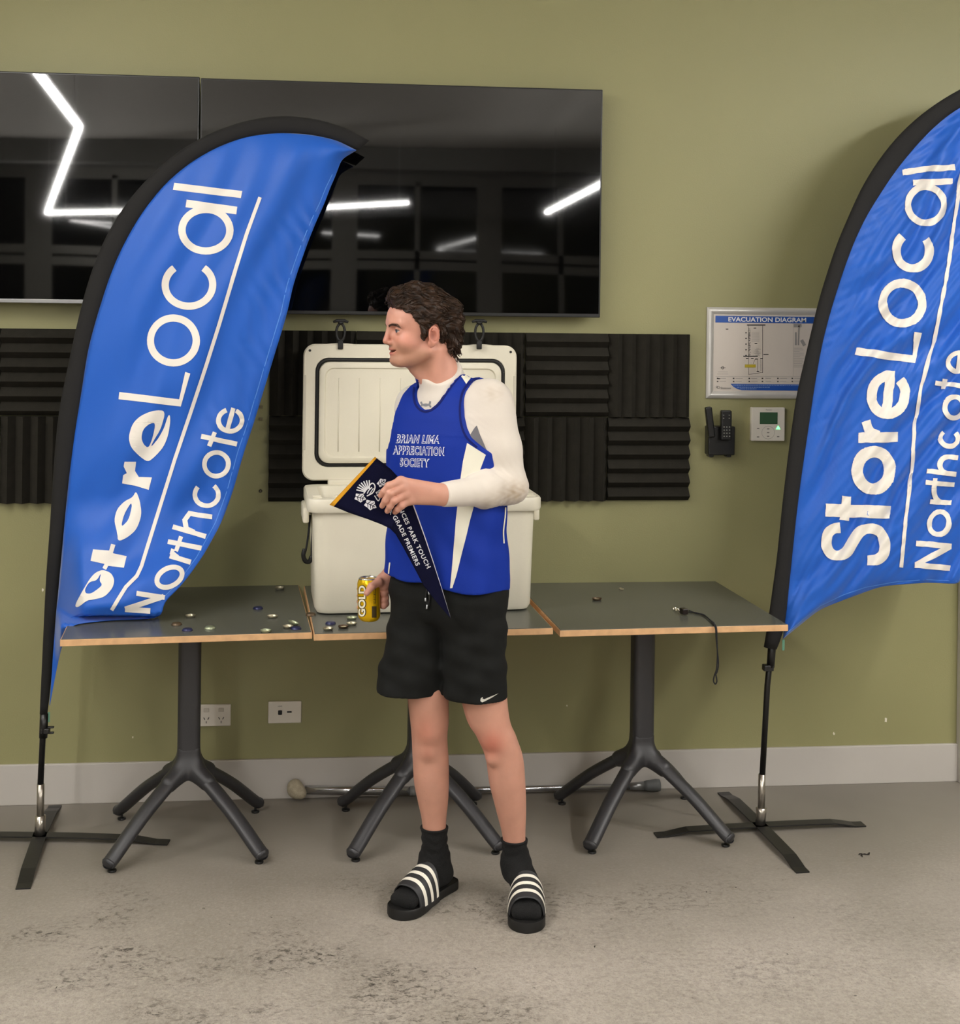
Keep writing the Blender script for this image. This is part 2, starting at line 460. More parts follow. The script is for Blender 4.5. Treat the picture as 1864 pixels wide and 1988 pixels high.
struct('wall_right', MB().box((RX1+0.06, RY0/2, RZ/2), (0.12, -RY0, RZ)), SIDE)
# far wall behind the camera, with a row of dark windows that the screens mirror
FW = mat('dim_wall_paint', '#6b6a66', 0.7)
mbw = MB(); zs0, zs1 = 1.0, 3.55; x = RX0; GLASS = mat('night_window_glass', '#05070c', 0.05, spec=0.8)
struct('wall_front', MB().box(((RX0+RX1)/2, RY0-0.06, zs0/2), (RX1-RX0, 0.12, zs0)), FW)
struct('wall_front', MB().box(((RX0+RX1)/2, RY0-0.06, (zs1+RZ)/2), (RX1-RX0, 0.12, RZ-zs1)), FW)
nw = 6; ww = (RX1-RX0)/nw
FR = mat('window_frame_paint', '#77756f', 0.5)
for i in range(nw):
    xa = RX0+i*ww
    o = MB()
    for cx in (xa+0.09, xa+ww-0.09): o.box((cx, RY0-0.03, (zs0+zs1)/2), (0.18, 0.1, zs1-zs0))
    for cz in (zs0+0.05, zs1-0.05, zs0+1.36, zs0+1.24): o.box((xa+ww/2, RY0-0.03, cz), (ww-0.34, 0.08, 0.16))
    o.box((xa+ww/2, RY0-0.03, (zs0+zs1)/2), (0.07, 0.08, zs1-zs0-0.15))
    w_ = struct('window_%d' % (i+1), o, FR)
    MB().box((xa+ww/2, RY0-0.05, (zs0+zs1)/2), (ww-0.3, 0.012, zs1-zs0-0.1)).build('pane', GLASS, w_)
# a bulkhead beam across the ceiling and skirting
struct('trim_2', MB().box(((RX0+RX1)/2, RY0+1.6, RZ-0.16), (RX1-RX0, 0.35, 0.3)), FW)
bb = 0.138
struct('baseboard_back', MB().box(((RX0+2.3345)/2, -0.007, bb/2), (2.3345-RX0, 0.014, bb), bevel=0.002), WHITE)
TR = mat('door_frame_paint', '#b9b4ac', 0.4)
struct('trim_1', MB().box((2.3345+0.045, -0.018, 1.07), (0.09, 0.036, 2.14), bevel=0.003), TR)
struct('door_1', MB().box((2.3345+0.09+0.42, -0.006, 1.04), (0.84, 0.03, 2.08), bevel=0.003), TR)

# ---- ceiling lights: slim strip lamps hung in a zigzag (some seen mirrored in the screens, some added unseen)
LED = mat('lit_diffuser', (1, 1, 1, 1), 0.4, emit=LED_COLOR+(1,), estr=LED_STRENGTH)
ALU = mat('lamp_housing', '#c8c8c8', 0.35, metal=0.6)
HL = 2.85
def mirror_pt(x, y, Z=HL):
    d = ray(x, y); p = cC+d*((-0.085+CAM_D)/d[1]); d = d*np.array([1, -1, 1]); return p+d*((Z-p[2])/d[2])
def lamp(a, b, label, grp='slim strip lamps hung from the ceiling', wd_=0.034):
    a = np.array(a, float); b = np.array(b, float); a[2] = b[2] = HL; L = np.linalg.norm(b-a); ang = math.atan2(b[1]-a[1], b[0]-a[0])
    t = empty('strip_lamp', (a+b)/2, label, 'ceiling lamp', grp)
    MB().box((a+b)/2+np.array([0, 0, 0.03]), (L, 0.014, 0.04), ang).build('housing', ALU, t)
    MB().box((a+b)/2, (L-0.01, wd_, 0.024), ang).build('diffuser', LED, t)
    for s in (0.1, 0.9):
        p = a+(b-a)*s; MB().tube([p+np.array([0, 0, 0.05]), (p[0], p[1], RZ)], 0.002, 5).build('hanging_wire', ALU, t)
A0 = mirror_pt(60, 120); A1 = mirror_pt(155, 242); A2 = mirror_pt(93, 417); A3 = mirror_pt(500, 405)
A4 = mirror_pt(620, 404); A5 = mirror_pt(793, 394); B0 = mirror_pt(1066, 413); B1 = mirror_pt(1300, 290)
lamp(A0, A1, 'strip lamp above the left screen, nearest segment of the left zigzag')
lamp(A1, A2, 'long strip lamp running away from the wall in the left zigzag')
lamp(A2, A3, 'strip lamp across the far end of the hall, left segment', wd_=0.018)
lamp(A4, A5, 'strip lamp across the far end of the hall, middle segment', wd_=0.018)
lamp(B0, B1, 'strip lamp of the right zigzag running towards the far windows')
lamp(B1, (2.8, -1.6, 0), 'strip lamp of the right zigzag closer to the green wall')
lamp((2.85, -1.55, 0), (5.0, -3.2, 0), 'strip lamp over the door side of the room')
lamp(A0+(A0-A1)*0.012, A0+(A0-A1)*0.33, 'short added strip lamp, unseen, ending close above the left screen')  # unseen extension of the zigzag, added to brighten the top of the wall
lamp((-4.5, -2.5, 0), (-2.5, -1.5, 0), 'added strip lamp near the green wall, unseen, out to the left of the screens')  # no lamp known here; added so the upper wall gets more light

# ================================================================== SCREENS
SCR = mat('glossy_black_glass', '#040404', 0.025, spec=1.0)
BEZ = mat('dark_bezel', '#121212', 0.35)
SIL = mat('silver_strip', '#8b8b8b', 0.35, metal=0.8)
def tv(x0, x1, z0, z1, label, silver):
    t = empty('television', ((x0+x1)/2, -0.04, z0), label, 'television', 'wall screens side by side')
    MB().box(((x0+x1)/2, -0.035, (z0+z1)/2), ((x1-x0)*0.7, 0.05, (z1-z0)*0.6)).build('back_housing', BLACKPL, t)
    MB().box(((x0+x1)/2, -0.067, (z0+z1)/2), (x1-x0, 0.024, z1-z0), bevel=0.003).build('bezel', BEZ, t)
    e = 0.006
    # the sheet of glass is very slightly bowed, as big panels are
    vs = []; fs = []; nx, nz = 24, 14
    for j in range(nz+1):
        for i in range(nx+1):
            u, v = i/nx, j/nz
            vs.append((x0+e+(x1-x0-2*e)*u, -0.0805-0.0006*math.sin(PI*u)*math.sin(PI*v), z0+e*2.2+(z1-z0-3.2*e)*v))
    for j in range(nz):
        for i in range(nx): a = j*(nx+1)+i; fs.append((a, a+1, a+nx+2, a+nx+1))
    build('screen', vs, fs, SCR, t, smooth=True)
    if silver: MB().box(((x0+x1)/2, -0.081, z0+0.007), (x1-x0-0.004, 0.006, 0.013), bevel=0.001).build('lower_trim', SIL, t)
    return t
xs = W(388, 300, -0.08)[0]; xr = W(1168, 400, -0.08)[0]; zt = 2.4974; zb_ = 1.6925
wd = xr-xs
tv(xs, xr, zb_, zt, 'large black wall television behind the man, right of the pair', False)
tv(xs-0.004-wd, xs-0.004, zb_+0.028, zt+0.004, 'large black wall television at the left, with a silver lower strip', True)

# ================================================================== ACOUSTIC FOAM
FOAM = mat('charcoal_foam', '#2a2823', 0.95, noise=0.12, nscale=30, bump=0.4, bscale=500, spec=0.1)
T = 0.3
def foam(xl, zt_, vert, label, grp):
    vs = []; fs = []; n = 6; p = T/n; d0, d1 = 0.012, 0.040; g = 0.0015
    prof = []
    for i in range(n): prof += [(i*p+g, d0), (i*p+p*0.62, d1)]
    prof += [(T-g, d0)]
    def q(a, b, d): return (xl+a, -d, zt_-T+b) if vert else (xl+b, -d, zt_-a)
    for e in (g, T-g):
        for a, d in prof: vs.append(q(a, e, d))
        vs.append(q(T-g, e, 0.0005)); vs.append(q(g, e, 0.0005))
    k = len(prof)+2
    for i in range(k): j = (i+1) % k; fs.append((i, j, k+j, k+i))
    fs.append(tuple(range(k))); fs.append(tuple(range(2*k-1, k-1, -1)))
    return tag(build('acoustic_panel', vs, fs, FOAM), label, 'foam panel', grp)
xt, zf = 1.3102, 1.6365
spec = ['first', 'second', 'third', 'fourth', 'fifth']
for c in range(5):
    for r in range(2):
        v = (c+r) % 2 == 0
        foam(xt-(c+1)*T, zf-r*T, v, 'black wedge foam panel, %s column from the sign side, %s row, %s ridges' % (spec[c], ('upper', 'lower')[r], ('upright' if v else 'level')), 'foam panels right of the left flag')
xl0 = W(2, 800, 0)[0]
for c in range(2):
    for r in range(2):
        v = (c+r) % 2 == 1
        foam(xl0-c*T, 1.6338-r*T, v, 'black wedge foam panel left of the left flag, %s, %s row, %s ridges' % (('nearest the flag', 'farther out')[c], ('upper', 'lower')[r], ('upright' if v else 'level')), 'foam panels at the left edge')

# ================================================================== WALL FITTINGS
PW = mat('white_fitting_plastic', '#d8d2c6', 0.35)
DK = mat('dark_slot', '#0c0c0c', 0.6)
def wallbox(name, x0, y0, x1, y1, dep, m, label, cat, bev=0.002):
    a = W(x0, y0, 0); b = W(x1, y1, 0)
    t = empty(name, ((a[0]+b[0])/2, 0, b[2]), label, cat)
    return t, a[0], b[0], b[2], a[2]
# power outlet
t, xa, xb, za, zb2 = wallbox('power_outlet', 383, 1367, 448, 1408, .01, PW, 'white double power outlet with two switches, low on the wall beside the left table leg', 'power outlet')
MB().box(((xa+xb)/2, -0.005, (za+zb2)/2), (xb-xa, 0.01, zb2-za), bevel=0.003).build('face_plate', PW, t)
for s in (0.28, 0.72):
    cx = xa+(xb-xa)*s
    MB().box((cx, -0.012, za+(zb2-za)*0.76), (0.018, 0.005, 0.013), bevel=0.0015).build('rocker_switch', mat('switch_plastic', '#bdb6aa', 0.3), t)
    sl = MB()
    sl.tube([(cx-0.009, -0.0105, za+(zb2-za)*0.42), (cx-0.005, -0.0105, za+(zb2-za)*0.32)], 0.0013, 6)
    sl.tube([(cx+0.009, -0.0105, za+(zb2-za)*0.42), (cx+0.005, -0.0105, za+(zb2-za)*0.32)], 0.0013, 6)
    sl.tube([(cx, -0.0105, za+(zb2-za)*0.25), (cx, -0.0105, za+(zb2-za)*0.15)], 0.0013, 6)
    sl.build('socket_slots', DK, t)
t, xa, xb, za, zb2 = wallbox('data_outlet', 521, 1361, 585, 1402, .01, PW, 'white wall plate with a round port and a flat port, below the cooler table', 'wall outlet')
MB().box(((xa+xb)/2, -0.005, (za+zb2)/2), (xb-xa, 0.01, zb2-za), bevel=0.003).build('face_plate', PW, t)
MB().box((xa+(xb-xa)*0.36, -0.0105, za+(zb2-za)*0.5), (0.014, 0.003, 0.016), bevel=0.003).build('round_port', DK, t)
MB().box((xa+(xb-xa)*0.64, -0.0105, za+(zb2-za)*0.52), (0.016, 0.003, 0.005), bevel=0.001).build('flat_port', DK, t)
v, f = text_shape('HDMI', 0.006); MB().add([(xa+(xb-xa)*0.29+p[0], -0.0104, za+(zb2-za)*0.76+p[1]) for p in v], f).build('marking', DK, t)

# thermostat
t, xa, xb, za, zb2 = wallbox('thermostat', 1456, 790, 1520, 855, .02, PW, 'square white thermostat with a green display beside the flag sleeve', 'thermostat')
MB().box(((xa+xb)/2, -0.011, (za+zb2)/2), (xb-xa, 0.022, zb2-za), bevel=0.003).build('case', PW, t)
w_, h_ = xb-xa, zb2-za
MB().box((xa+w_*0.51, -0.0225, za+h_*0.68), (w_*0.53, 0.002, h_*0.35), bevel=0.0008).build('display', mat('green_display', '#3c5a40', 0.25), t)
tri = [(xa+w_*0.73, za+h_*0.35), (xa+w_*0.86, za+h_*0.35), (xa+w_*0.795, za+h_*0.46)]
MB().add([(a, -0.0228, b) for a, b in tri]+[(a, -0.0215, b) for a, b in tri], [(0, 1, 2), (5, 4, 3), (0, 3, 4, 1), (1, 4, 5, 2), (2, 5, 3, 0)]).build('status_light', mat('green_led', '#9dffb0', 0.4, emit='#5dff80', estr=3.0), t)
GR = mat('grey_print', '#77736a', 0.6)
mk = MB()
vv, ff = ribbon_shape(circ(xa+w_*0.5, za+h_*0.25, w_*0.19, h_*0.19, n=30), 0.0008)
mk.add([(p[0], -0.0223, p[1]) for p in vv], ff)
for (a, b) in ((0.2, 0.37), (0.2, 0.12), (0.8, 0.13), (0.5, 0.36), (0.5, 0.25), (0.5, 0.14)):
    vv, ff = ribbon_shape([(xa+w_*(a-0.035), za+h_*b), (xa+w_*(a+0.035), za+h_*b)], 0.0035); mk.add([(p[0], -0.0223, p[1]) for p in vv], ff)
vv, ff = text_shape('Pioneer', 0.012); vv = vv/max(vv[:, 0].max(), 1e-6)*w_*0.19
mk.add([(xa+w_*0.42+p[0], -0.0223, za+h_*0.91+p[1]) for p in vv], ff)
tag(mk.build('button_print', GR, t), kind='stuff')

# cordless handsets in a black wall cradle
a = W(1373, 788, 0); b = W(1427, 888, 0)
PHB = mat('handset_black', '#0d0d0d', 0.35); 
t = empty('wall_cradle', ((a[0]+b[0])/2, 0, b[2]), 'black wall cradle holding two cordless handsets under the evacuation sign', 'cradle')
def cb(x0, y0, x1, y1, ya, yb, bev, nm, par, m, tilt=0.0):
    p = W(x0, y0, ya); q = W(x1, y1, ya)
    o = MB().box((0, 0, 0), (q[0]-p[0], yb-ya, p[2]-q[2]), bevel=bev)
    R = Matrix.Rotation(tilt, 3, 'Y'); c = Vector(((p[0]+q[0])/2, (ya+yb)/2, (p[2]+q[2])/2)); o.v = [tuple(R @ Vector(v)+c) for v in o.v]
    return o.build(nm, m, par)
cb(1376, 828, 1427, 884, -0.055, -0.002, 0.004, 'holder', t, PHB)
cb(1377, 880, 1386, 888, -0.05, -0.012, 0.003, 'rubber_foot', t, PHB); cb(1411, 880, 1420, 888, -0.05, -0.012, 0.003, 'rubber_foot', t, PHB)
for (nm_, x0, y0, x1, y1, tl, lab) in (('l', 1374, 790, 1386, 850, -0.13, 'slim black cordless handset leaning left in the wall cradle'), ('r', 1401, 797, 1421, 855, 0.0, 'black cordless handset with small keys standing upright in the wall cradle')):
    p = W(x0, y0, -0.07); q = W(x1, y1, -0.07)
    hh = empty('cordless_handset', ((p[0]+q[0])/2, -0.07, q[2]), lab, 'telephone')
    cb(x0, y0, x1, y1, -0.085, -0.06, 0.005, 'handset_body', hh, PHB, tl)
    if nm_ == 'r':
        ks = MB()
        for r_ in range(4):
            for c_ in range(3):
                k = W(1406+c_*5.3, 829+r_*6, -0.0875); ks.box(k, (0.004, 0.0025, 0.003))
        for yy in (806, 812):
            for xx in (1405, 1416): ks.box(W(xx, yy, -0.0875), (0.004, 0.0025, 0.002))
        tag(ks.build('keys', mat('key_print', '#8f8f88', 0.4), hh), kind='stuff')

# evacuation diagram in an aluminium snap frame
a = W(1372, 596, 0); b = W(1373, 773, 0); sx0, sz1, sz0 = a[0], a[2], b[2]; sx1 = sx0+0.455
t = empty('sign_frame', ((sx0+sx1)/2, 0, sz0), 'evacuation diagram in a silver frame, half hidden by the right flag', 'sign')
FRM = mat('brushed_aluminium', '#cfcdc8', 0.35, metal=0.35)
fw = 0.026
for (p0, p1) in (((sx0, sz1), (sx1, sz1)), ((sx1, sz1), (sx1, sz0)), ((sx1, sz0), (sx0, sz0)), ((sx0, sz0), (sx0, sz1))):
    p0 = np.array(p0); p1 = np.array(p1); d = (p1-p0)/np.linalg.norm(p1-p0); nn = np.array([d[1], -d[0]])
    rings = []
    for q, s in ((p0, 1), (p1, -1)):
        r_ = []
        for k in range(9):
            w2 = fw*k/8; h2 = 0.006+0.009*math.sin(PI*min(1, k/8*1.0+0.05)); c = q+nn*w2+d*s*w2
            r_.append((c[0], -h2, c[1]))
        c = q+nn*fw+d*s*fw; r_.append((c[0], -0.001, c[1])); r_.append((q[0], -0.001, q[1])); rings.append(r_)
    smooth_by_angle(MB().rings(rings).build('frame_rail', FRM, t))
MB().box(((sx0+sx1)/2, -0.004, (sz0+sz1)/2), (sx1-sx0-0.03, 0.004, sz1-sz0-0.03)).build('poster', mat('poster_paper', '#cfc6bc', 0.35, noise=0.02), t)
POS = t
def flat(name, shapes, y, m, par):
    mb = MB()
    for v, f in shapes: mb.add([(p[0], y, p[1]) for p in v], f)
    return mb.build(name, m, par)
def wp(x, y): p = W(x, y, -0.006); return (p[0], p[2])
def seg(x0, y0, x1, y1, w): return ribbon_shape([wp(x0, y0), wp(x1, y1)], w)
BL = mat('sign_blue', '#2350a0', 0.4); PB = mat('print_black', '#2a2a2c', 0.6); PWm = mat('print_white', '#e8e6e2', 0.5); PG = mat('print_grey', '#8d8a88', 0.6); PY = mat('print_yellow', '#b8a52c', 0.5)
xe = sx1-0.036
tp = wp(1389, 613)[1]; bt = wp(1389, 626)[1]; x0 = wp(1389, 620)[0]
flat('header_band', [(np.array([(x0, tp), (x0, bt), (xe, bt), (xe, tp)]), [(0, 1, 2, 3)])], -0.0072, BL, t)
v, f = text_shape('EVACUATION DIAGRAM', 1.0, offset=0.02); v = v-v.min(0); x1_ = wp(1565, 620)[0]; xs_ = wp(1414, 620)[0]; sc_ = (x1_-xs_)/v[:, 0].max()
hz = v[:, 1].max()*sc_; v = v*np.array([sc_, sc_*0.85]); flat('heading', [(v+np.array([xs_, (tp+bt)/2-hz*0.42]), f)], -0.0078, PWm, t)
ln = [seg(1450, 631, 1486, 631, .004), seg(1453, 631, 1453, 727, .0010), seg(1480.5, 631, 1480.5, 724, .0014), seg(1443, 691.5, 1471, 691.5, .0035), seg(1453, 727, 1480, 723, .0012), seg(1471, 697, 1471, 722, .0012), seg(1477, 697, 1477, 721, .0012), seg(1466, 697, 1462, 706, .001)]
rnd = random.Random(3)
for k in range(26): yy = 638+k*2.1; ln.append(seg(1452+rnd.random()*2, yy, 1455+rnd.random()*2.5, yy, .0022 if rnd.random() > .5 else .001))
for k in range(5): ln.append(seg(1447, 646+k*11, 1449.5, 646+k*11, .004))
for (xx, yy) in ((1465, 637), (1467, 667), (1450, 696), (1460, 696), (1468, 697), (1478, 696), (1484, 688), (1489, 688), (1471, 721), (1395, 735), (1411, 639)): ln.append(seg(xx-2, yy, xx+3, yy, .003))
for k, xx in enumerate((1393, 1424, 1454.5, 1480, 1510, 1538)):
    for yy in (734.5, 740.5): ln.append(seg(xx-1.3, yy, xx+1.6, yy, .004))
v2, f2 = ribbon_shape(circ(*wp(1403, 714), 0.0048, 0.0042, n=16), 0.0018); ln.append((v2, f2)); ln.append(seg(1398, 714, 1409, 714, .0015))
tag(flat('plan_lines', ln, -0.0075, PB, t), kind='stuff')
gl = []
for k in range(9): gl.append(seg(1459, 645+k*2.2, 1474, 645+k*2.2, .0006))
for k in range(12): gl.append(seg(1462+rnd.random()*8, 676+k*1.3, 1472+rnd.random()*5, 676+k*1.3, .0006))
for xx in (1393, 1424, 1454, 1482, 1510, 1538):
    for yy in (734.5, 740.5): gl.append(seg(xx+4, yy, xx+14+rnd.random()*4, yy, .0012))
gl += [seg(1540, 628, 1540, 731, .0008), seg(1389, 731, 1590, 731, .0008), seg(1394, 722, 1413, 722, .001), seg(1392, 726, 1414, 726, .001), seg(1541, 632, 1556, 632, .012), seg(1545, 645, 1545, 670, .006), seg(1551, 632, 1550, 670, .005), seg(1556, 660, 1562, 671, .012)]
for k in range(12): gl.append(seg(1541, 676+k*3.3, 1552+rnd.random()*14, 676+k*3.3, .001))
tag(flat('plan_shading', gl, -0.0074, PG, t), kind='stuff')
flat('here_tag', [seg(1446, 710.5, 1467, 710.5, .011)], -0.0076, PY, t)
fb = [wp(1418, 745), wp(1424, 751), wp(1432, 755.5), wp(1440, 757.5)]; fb += [(xe, fb[-1][1]-.001), (xe, fb[0][1]-.001)]
flat('footer_band', [poly_shape(fb)], -0.0072, BL, t)
for (s_, xx, yy, wpx, mm) in (('Evacuation Coordinator: Please exit via the nearest safe route and wait', 1425, 748.5, 95, PWm), ('Assemble at the front car park until the all clear', 1431, 752.5, 70, PWm), ('Statcom', 1399, 754, 20, PB)):
    v, f = text_shape(s_, 1.0); v = v-v.min(0); q = wp(xx, yy); k = (wp(xx+wpx, yy)[0]-q[0])/v[:, 0].max(); 
    if s_ == 'Statcom': flat('maker_name', [(v*k+np.array([q[0], q[1]-.003]), f)], -0.0078, mm, t)
v, f = ribbon_shape(circ(*wp(1394.5, 752), 0.005, 0.004, n=14), 0.0012); v3, f3 = ribbon_shape(circ(*wp(1391.5, 751), 0.003, 0.003, n=14), 0.001)
flat('maker_emblem', [(v, f), (v3, f3)], -0.0078, PB, t)
fl = []
for (xx, xw, yy) in ((1424, 78, 747.8), (1431, 64, 751.8), (1437, 32, 755), (1505, 60, 748)):
    q = xx
    while q < xx+xw: wq = 1.5+rnd.random()*3.5; fl.append(seg(q, yy, q+wq, yy, .0022)); q += wq+1.1
tag(flat('footer_print', fl, -0.0078, mat('print_pale_blue', '#8aa3cf', 0.5), t), kind='stuff')

# small fixings and chips on the wall
for (xx, yy, lab, s) in ((507, 790, 'small beige wall clip between flag and foam, upper', 1), (507, 813, 'small beige wall clip between flag and foam, lower', 1)):
    p = W(xx, yy, 0); tag(MB().box((p[0], -0.004, p[2]), (0.012, 0.008, 0.010), bevel=0.001).build('wall_clip', mat('beige_clip', '#6a6247', 0.6)), lab, 'clip')
p = W(506, 953, 0); tag(MB().lathe([(0.006, -0.0002), (0.006, -0.004), (0.003, -0.007)], (p[0], 0, p[2]), 12, 'y').build('wall_anchor', mat('dull_steel', '#4c473c', 0.4, metal=0.6)), 'small dull screw anchor in the wall left of the foam', 'screw')
CH = mat('bare_plaster', '#ddd6c4', 0.8)
for i, (xx, yy, r) in enumerate(((83, 1145, 3), (1720, 1398, 5), (1619, 1424, 3), (258, 1431, 2.2), (1101, 1370, 2), (1135, 1232, 2))):
    p = W(xx, yy, 0); rr = random.Random(i)
    pts = [(p[0]+math.cos(a)*r/550*(0.5+rr.random()*.7)*.7, -0.0004, p[2]+math.sin(a)*r/550*(0.7+rr.random()*.7)) for a in [k*PI/4 for k in range(8)]]
    MB().add(pts, [tuple(range(8))]).build('paint_chip', CH, bpy.data.objects['wall_back'])
# ================================================================== TABLES
LAM = mat('grey_laminate', '#565750', 0.27, noise=0.05, nscale=4, bump=0.03, bscale=300, spec=0.5)
BEECH = mat('beech_edging', '#cfa477', 0.5, noise=0.12, nscale=30)
PCOAT = mat('grey_powder_coat', '#2c2c2f', 0.42, bump=0.15, bscale=900, spec=0.6)
TH, TA, FB = 0.7419, 0.7318, 0.4410
HUB = []
def table(cx, cy, rz, label):
    t = empty('cafe_table', (cx, cy, 0), label, 'table', 'square tables in a row along the green wall', rz)
    b = MB().box((0, 0, TH-0.0105), (TA, TA, 0.019), bevel=0.0012); b.build('table_top', BEECH, t, local=True)
    MB().box((0, 0, TH-0.0006), (TA-0.006, TA-0.006, 0.0024), bevel=0.0004).build('laminate_sheet', LAM, t, local=True)
    MB().box((0, 0, TH-0.024), (0.3, 0.3, 0.006), bevel=0.001).build('mounting_plate', BLACKPL, t, local=True)
    rr = []
    for z, s in ((TH-0.027, 1.0), (0.24, 1.0)):
        rr.append([(x, y, z) for x, y in rrect(0.072*s, 0.072*s, 0.018*s, 4)])
    smooth_by_angle(MB().rings(rr[::-1]).build('column', PCOAT, t, local=True), 0.9)
    def hub(P):
        q = np.stack([np.abs(P[:, 0])-.022, np.abs(P[:, 1])-.022], 1); c_ = np.maximum(np.linalg.norm(np.maximum(q, 0), axis=1)-.0145, .215-P[:, 2])
        d_ = np.maximum(c_, P[:, 2]-.31); u = np.stack([np.abs(P[:, 0]), np.abs(P[:, 1]), P[:, 2]], 1); k_ = .7071
        return sm(d_, rc(u, (.012, .012, .238), (.085*k_, .085*k_, .2035), .031, .0275), .03)
    if not HUB: HUB.append(nets(hub, (-.12, -.12, .15), (.12, .12, .32), .0062, 1))
    v_, q_ = HUB[0]; build('base_hub', v_, q_, PCOAT, t, smooth=True, local=True)
    for sx_, sy_ in ((-1, -1), (1, -1), (1, 1), (-1, 1)):
        h = FB/2; d = np.array([sx_, sy_, 0])/math.sqrt(2); L = h*math.sqrt(2)
        path = [d*0.070+np.array([0, 0, 0.213]), d*0.095+np.array([0, 0, 0.198]), d*(L*0.64)+np.array([0, 0, 0.128]), d*(L-0.002)+np.array([0, 0, 0.0385]), d*(L+0.014)+np.array([0, 0, 0.030]), d*(L+0.021)+np.array([0, 0, 0.026]), d*(L+0.0245)+np.array([0, 0, 0.0245])]
        path = catmull(path, 5); n = len(path); rad = [0.028-0.0045*(i/(n-1)) for i in range(n)]
        for q_, r_ in ((1, .004), (2, .009), (3, .0125), (4, .0155), (5, .018), (6, .0195), (7, .0208), (8, .0218), (9, .0225)): rad[-q_] = r_
        lg = MB().tube(path, rad, 14, flat=0.72, up=(d[0]*0.6, d[1]*0.6, 0.8)).build('leg', PCOAT, t, smooth=True, local=True)
        f = MB().lathe([(0.013, 0), (0.014, 0.003), (0.013, 0.007), (0.004, 0.009), (0.004, 0.024)], (d[0]*L, d[1]*L, 0), 14)
        f.build('foot_pad', BLACKPL, lg, local=True)
    return t
table(-0.4179, -0.3767, 0.0738, 'left square table with bottle caps and the flag hem on it')
table(0.324, -0.3546, 0.0555, 'middle square table under the open white cooler')
table(1.0719, -0.3492, 0.0508, 'right square table with a whistle lanyard on top')

# ================================================================== COOLER
CW = mat('white_rotomolded_plastic', '#e2dcc9', 0.42, noise=0.03, nscale=6, bump=0.08, bscale=160)
RUB = mat('black_rubber', '#101010', 0.55)
cz = TH+0.002; crz = 0.05
f0 = G(611, 1192, cz); f1 = G(1036, 1189, cz); cwid = f1[0]-f0[0]
cd = 0.35; ccx = (f0[0]+f1[0])/2-0.5*cd*math.sin(crz); ccy = (f0[1]+f1[1])/2+cd/2
cool = empty('cooler', (ccx, ccy, cz), 'big white hard cooler standing open on the middle table', 'cooler', rz=crz)
ctop = W(1050, 966, ccy-cd/2)[2]-cz
def rr3(w, d, r, z, cx=0, cy=0, n=6): return [(x+cx, y+cy, z) for x, y in rrect(w, d, r, n)]
w = cwid
lo = [rr3(w-0.05, cd-0.05, 0.03, 0.0), rr3(w-0.016, cd-0.016, 0.04, 0.004), rr3(w, cd, 0.045, 0.018), rr3(w+0.008, cd+0.006, 0.045, 0.18), rr3(w+0.016, cd+0.012, 0.045, ctop-0.045)]
lo += [rr3(w+0.05, cd+0.034, 0.045, ctop-0.043), rr3(w+0.056, cd+0.04, 0.045, ctop-0.036), rr3(w+0.056, cd+0.04, 0.045, ctop-0.006), rr3(w+0.048, cd+0.032, 0.042, ctop), rr3(w-0.03, cd-0.05, 0.04, ctop), rr3(w-0.036, cd-0.056, 0.04, ctop-0.005), rr3(w-0.05, cd-0.07, 0.04, ctop-0.2), rr3(w-0.08, cd-0.1, 0.03, 0.045)]
m_ = MB(); n_ = len(lo[0]); vs = [p for r in lo for p in r]; fs = []
for i in range(len(lo)-1):
    for j in range(n_): j2 = (j+1) % n_; fs.append((i*n_+j, i*n_+j2, (i+1)*n_+j2, (i+1)*n_+j))
fs.append(tuple(range(n_))[::-1]); fs.append(tuple((len(lo)-1)*n_+j for j in range(n_))); m_.add(vs, fs)
body_c = smooth_by_angle(m_.build('tub', CW, cool, local=True), 0.7)
for s in (-1, 1):   # moulded grips under the rim at both ends, and shallow tie-down lugs on the rim
    g = MB().box((s*(w/2+0.028), 0, ctop-0.065), (0.020, cd*0.52, 0.05), bevel=0.006); smooth_by_angle(g.build('side_grip', CW, cool, local=True))
    for k in (-0.12, -0.155): MB().box((s*(w/2-0.005), k, ctop+0.001), (0.03, 0.012, 0.006), bevel=0.002).build('rim_notch', CW, cool, local=True)
# ice channel ledge at the front-left corner
smooth_by_angle(MB().box((-0.12, -cd/2+0.02, ctop+0.004), (w-0.36, 0.026, 0.01), bevel=0.003).build('front_ledge', CW, cool, local=True))
# lid standing up on its hinges, its inside facing the room
Yl = -0.135
pA = W(589, 668, Yl); pB = W(1003, 930, Yl); pC = W(586, 934, Yl)
lw = pB[0]-pC[0]; lh = pA[2]-pC[2]; lcx = (pB[0]+pC[0])/2
lid = bpy.data.objects.new('lid', None)
def lidpt(u, d, v): return (lcx+u, Yl+0.02+d*1.0+u*math.tan(crz)*0.6, pC[2]+v)   # u across, d depth (negative = inside face), v height
def lid_rings(spec):
    rr = []
    for W_, H_, r, d, cv in spec: rr.append([lidpt(x, d, cv+y) for x, y in rrect(W_, H_, r, 7)])
    return rr
H2 = lh/2
outer = lid_rings([(lw-0.03, lh-0.03, 0.03, 0.050, H2), (lw, lh, 0.04, 0.042, H2), (lw, lh, 0.04, 0.004, H2), (lw-0.008, lh-0.008, 0.038, 0.0, H2), (lw-0.082, lh-0.092, 0.045, 0.0, H2), (lw-0.086, lh-0.096, 0.045, 0.008, H2), (lw-0.108, lh-0.118, 0.036, 0.008, H2), (lw-0.112, lh-0.122, 0.036, -0.012, H2), (lw-0.124, lh-0.134, 0.032, -0.016, H2), (lw-0.150, lh-0.160, 0.03, -0.016, H2), (lw-0.156, lh-0.166, 0.03, -0.010, H2)])
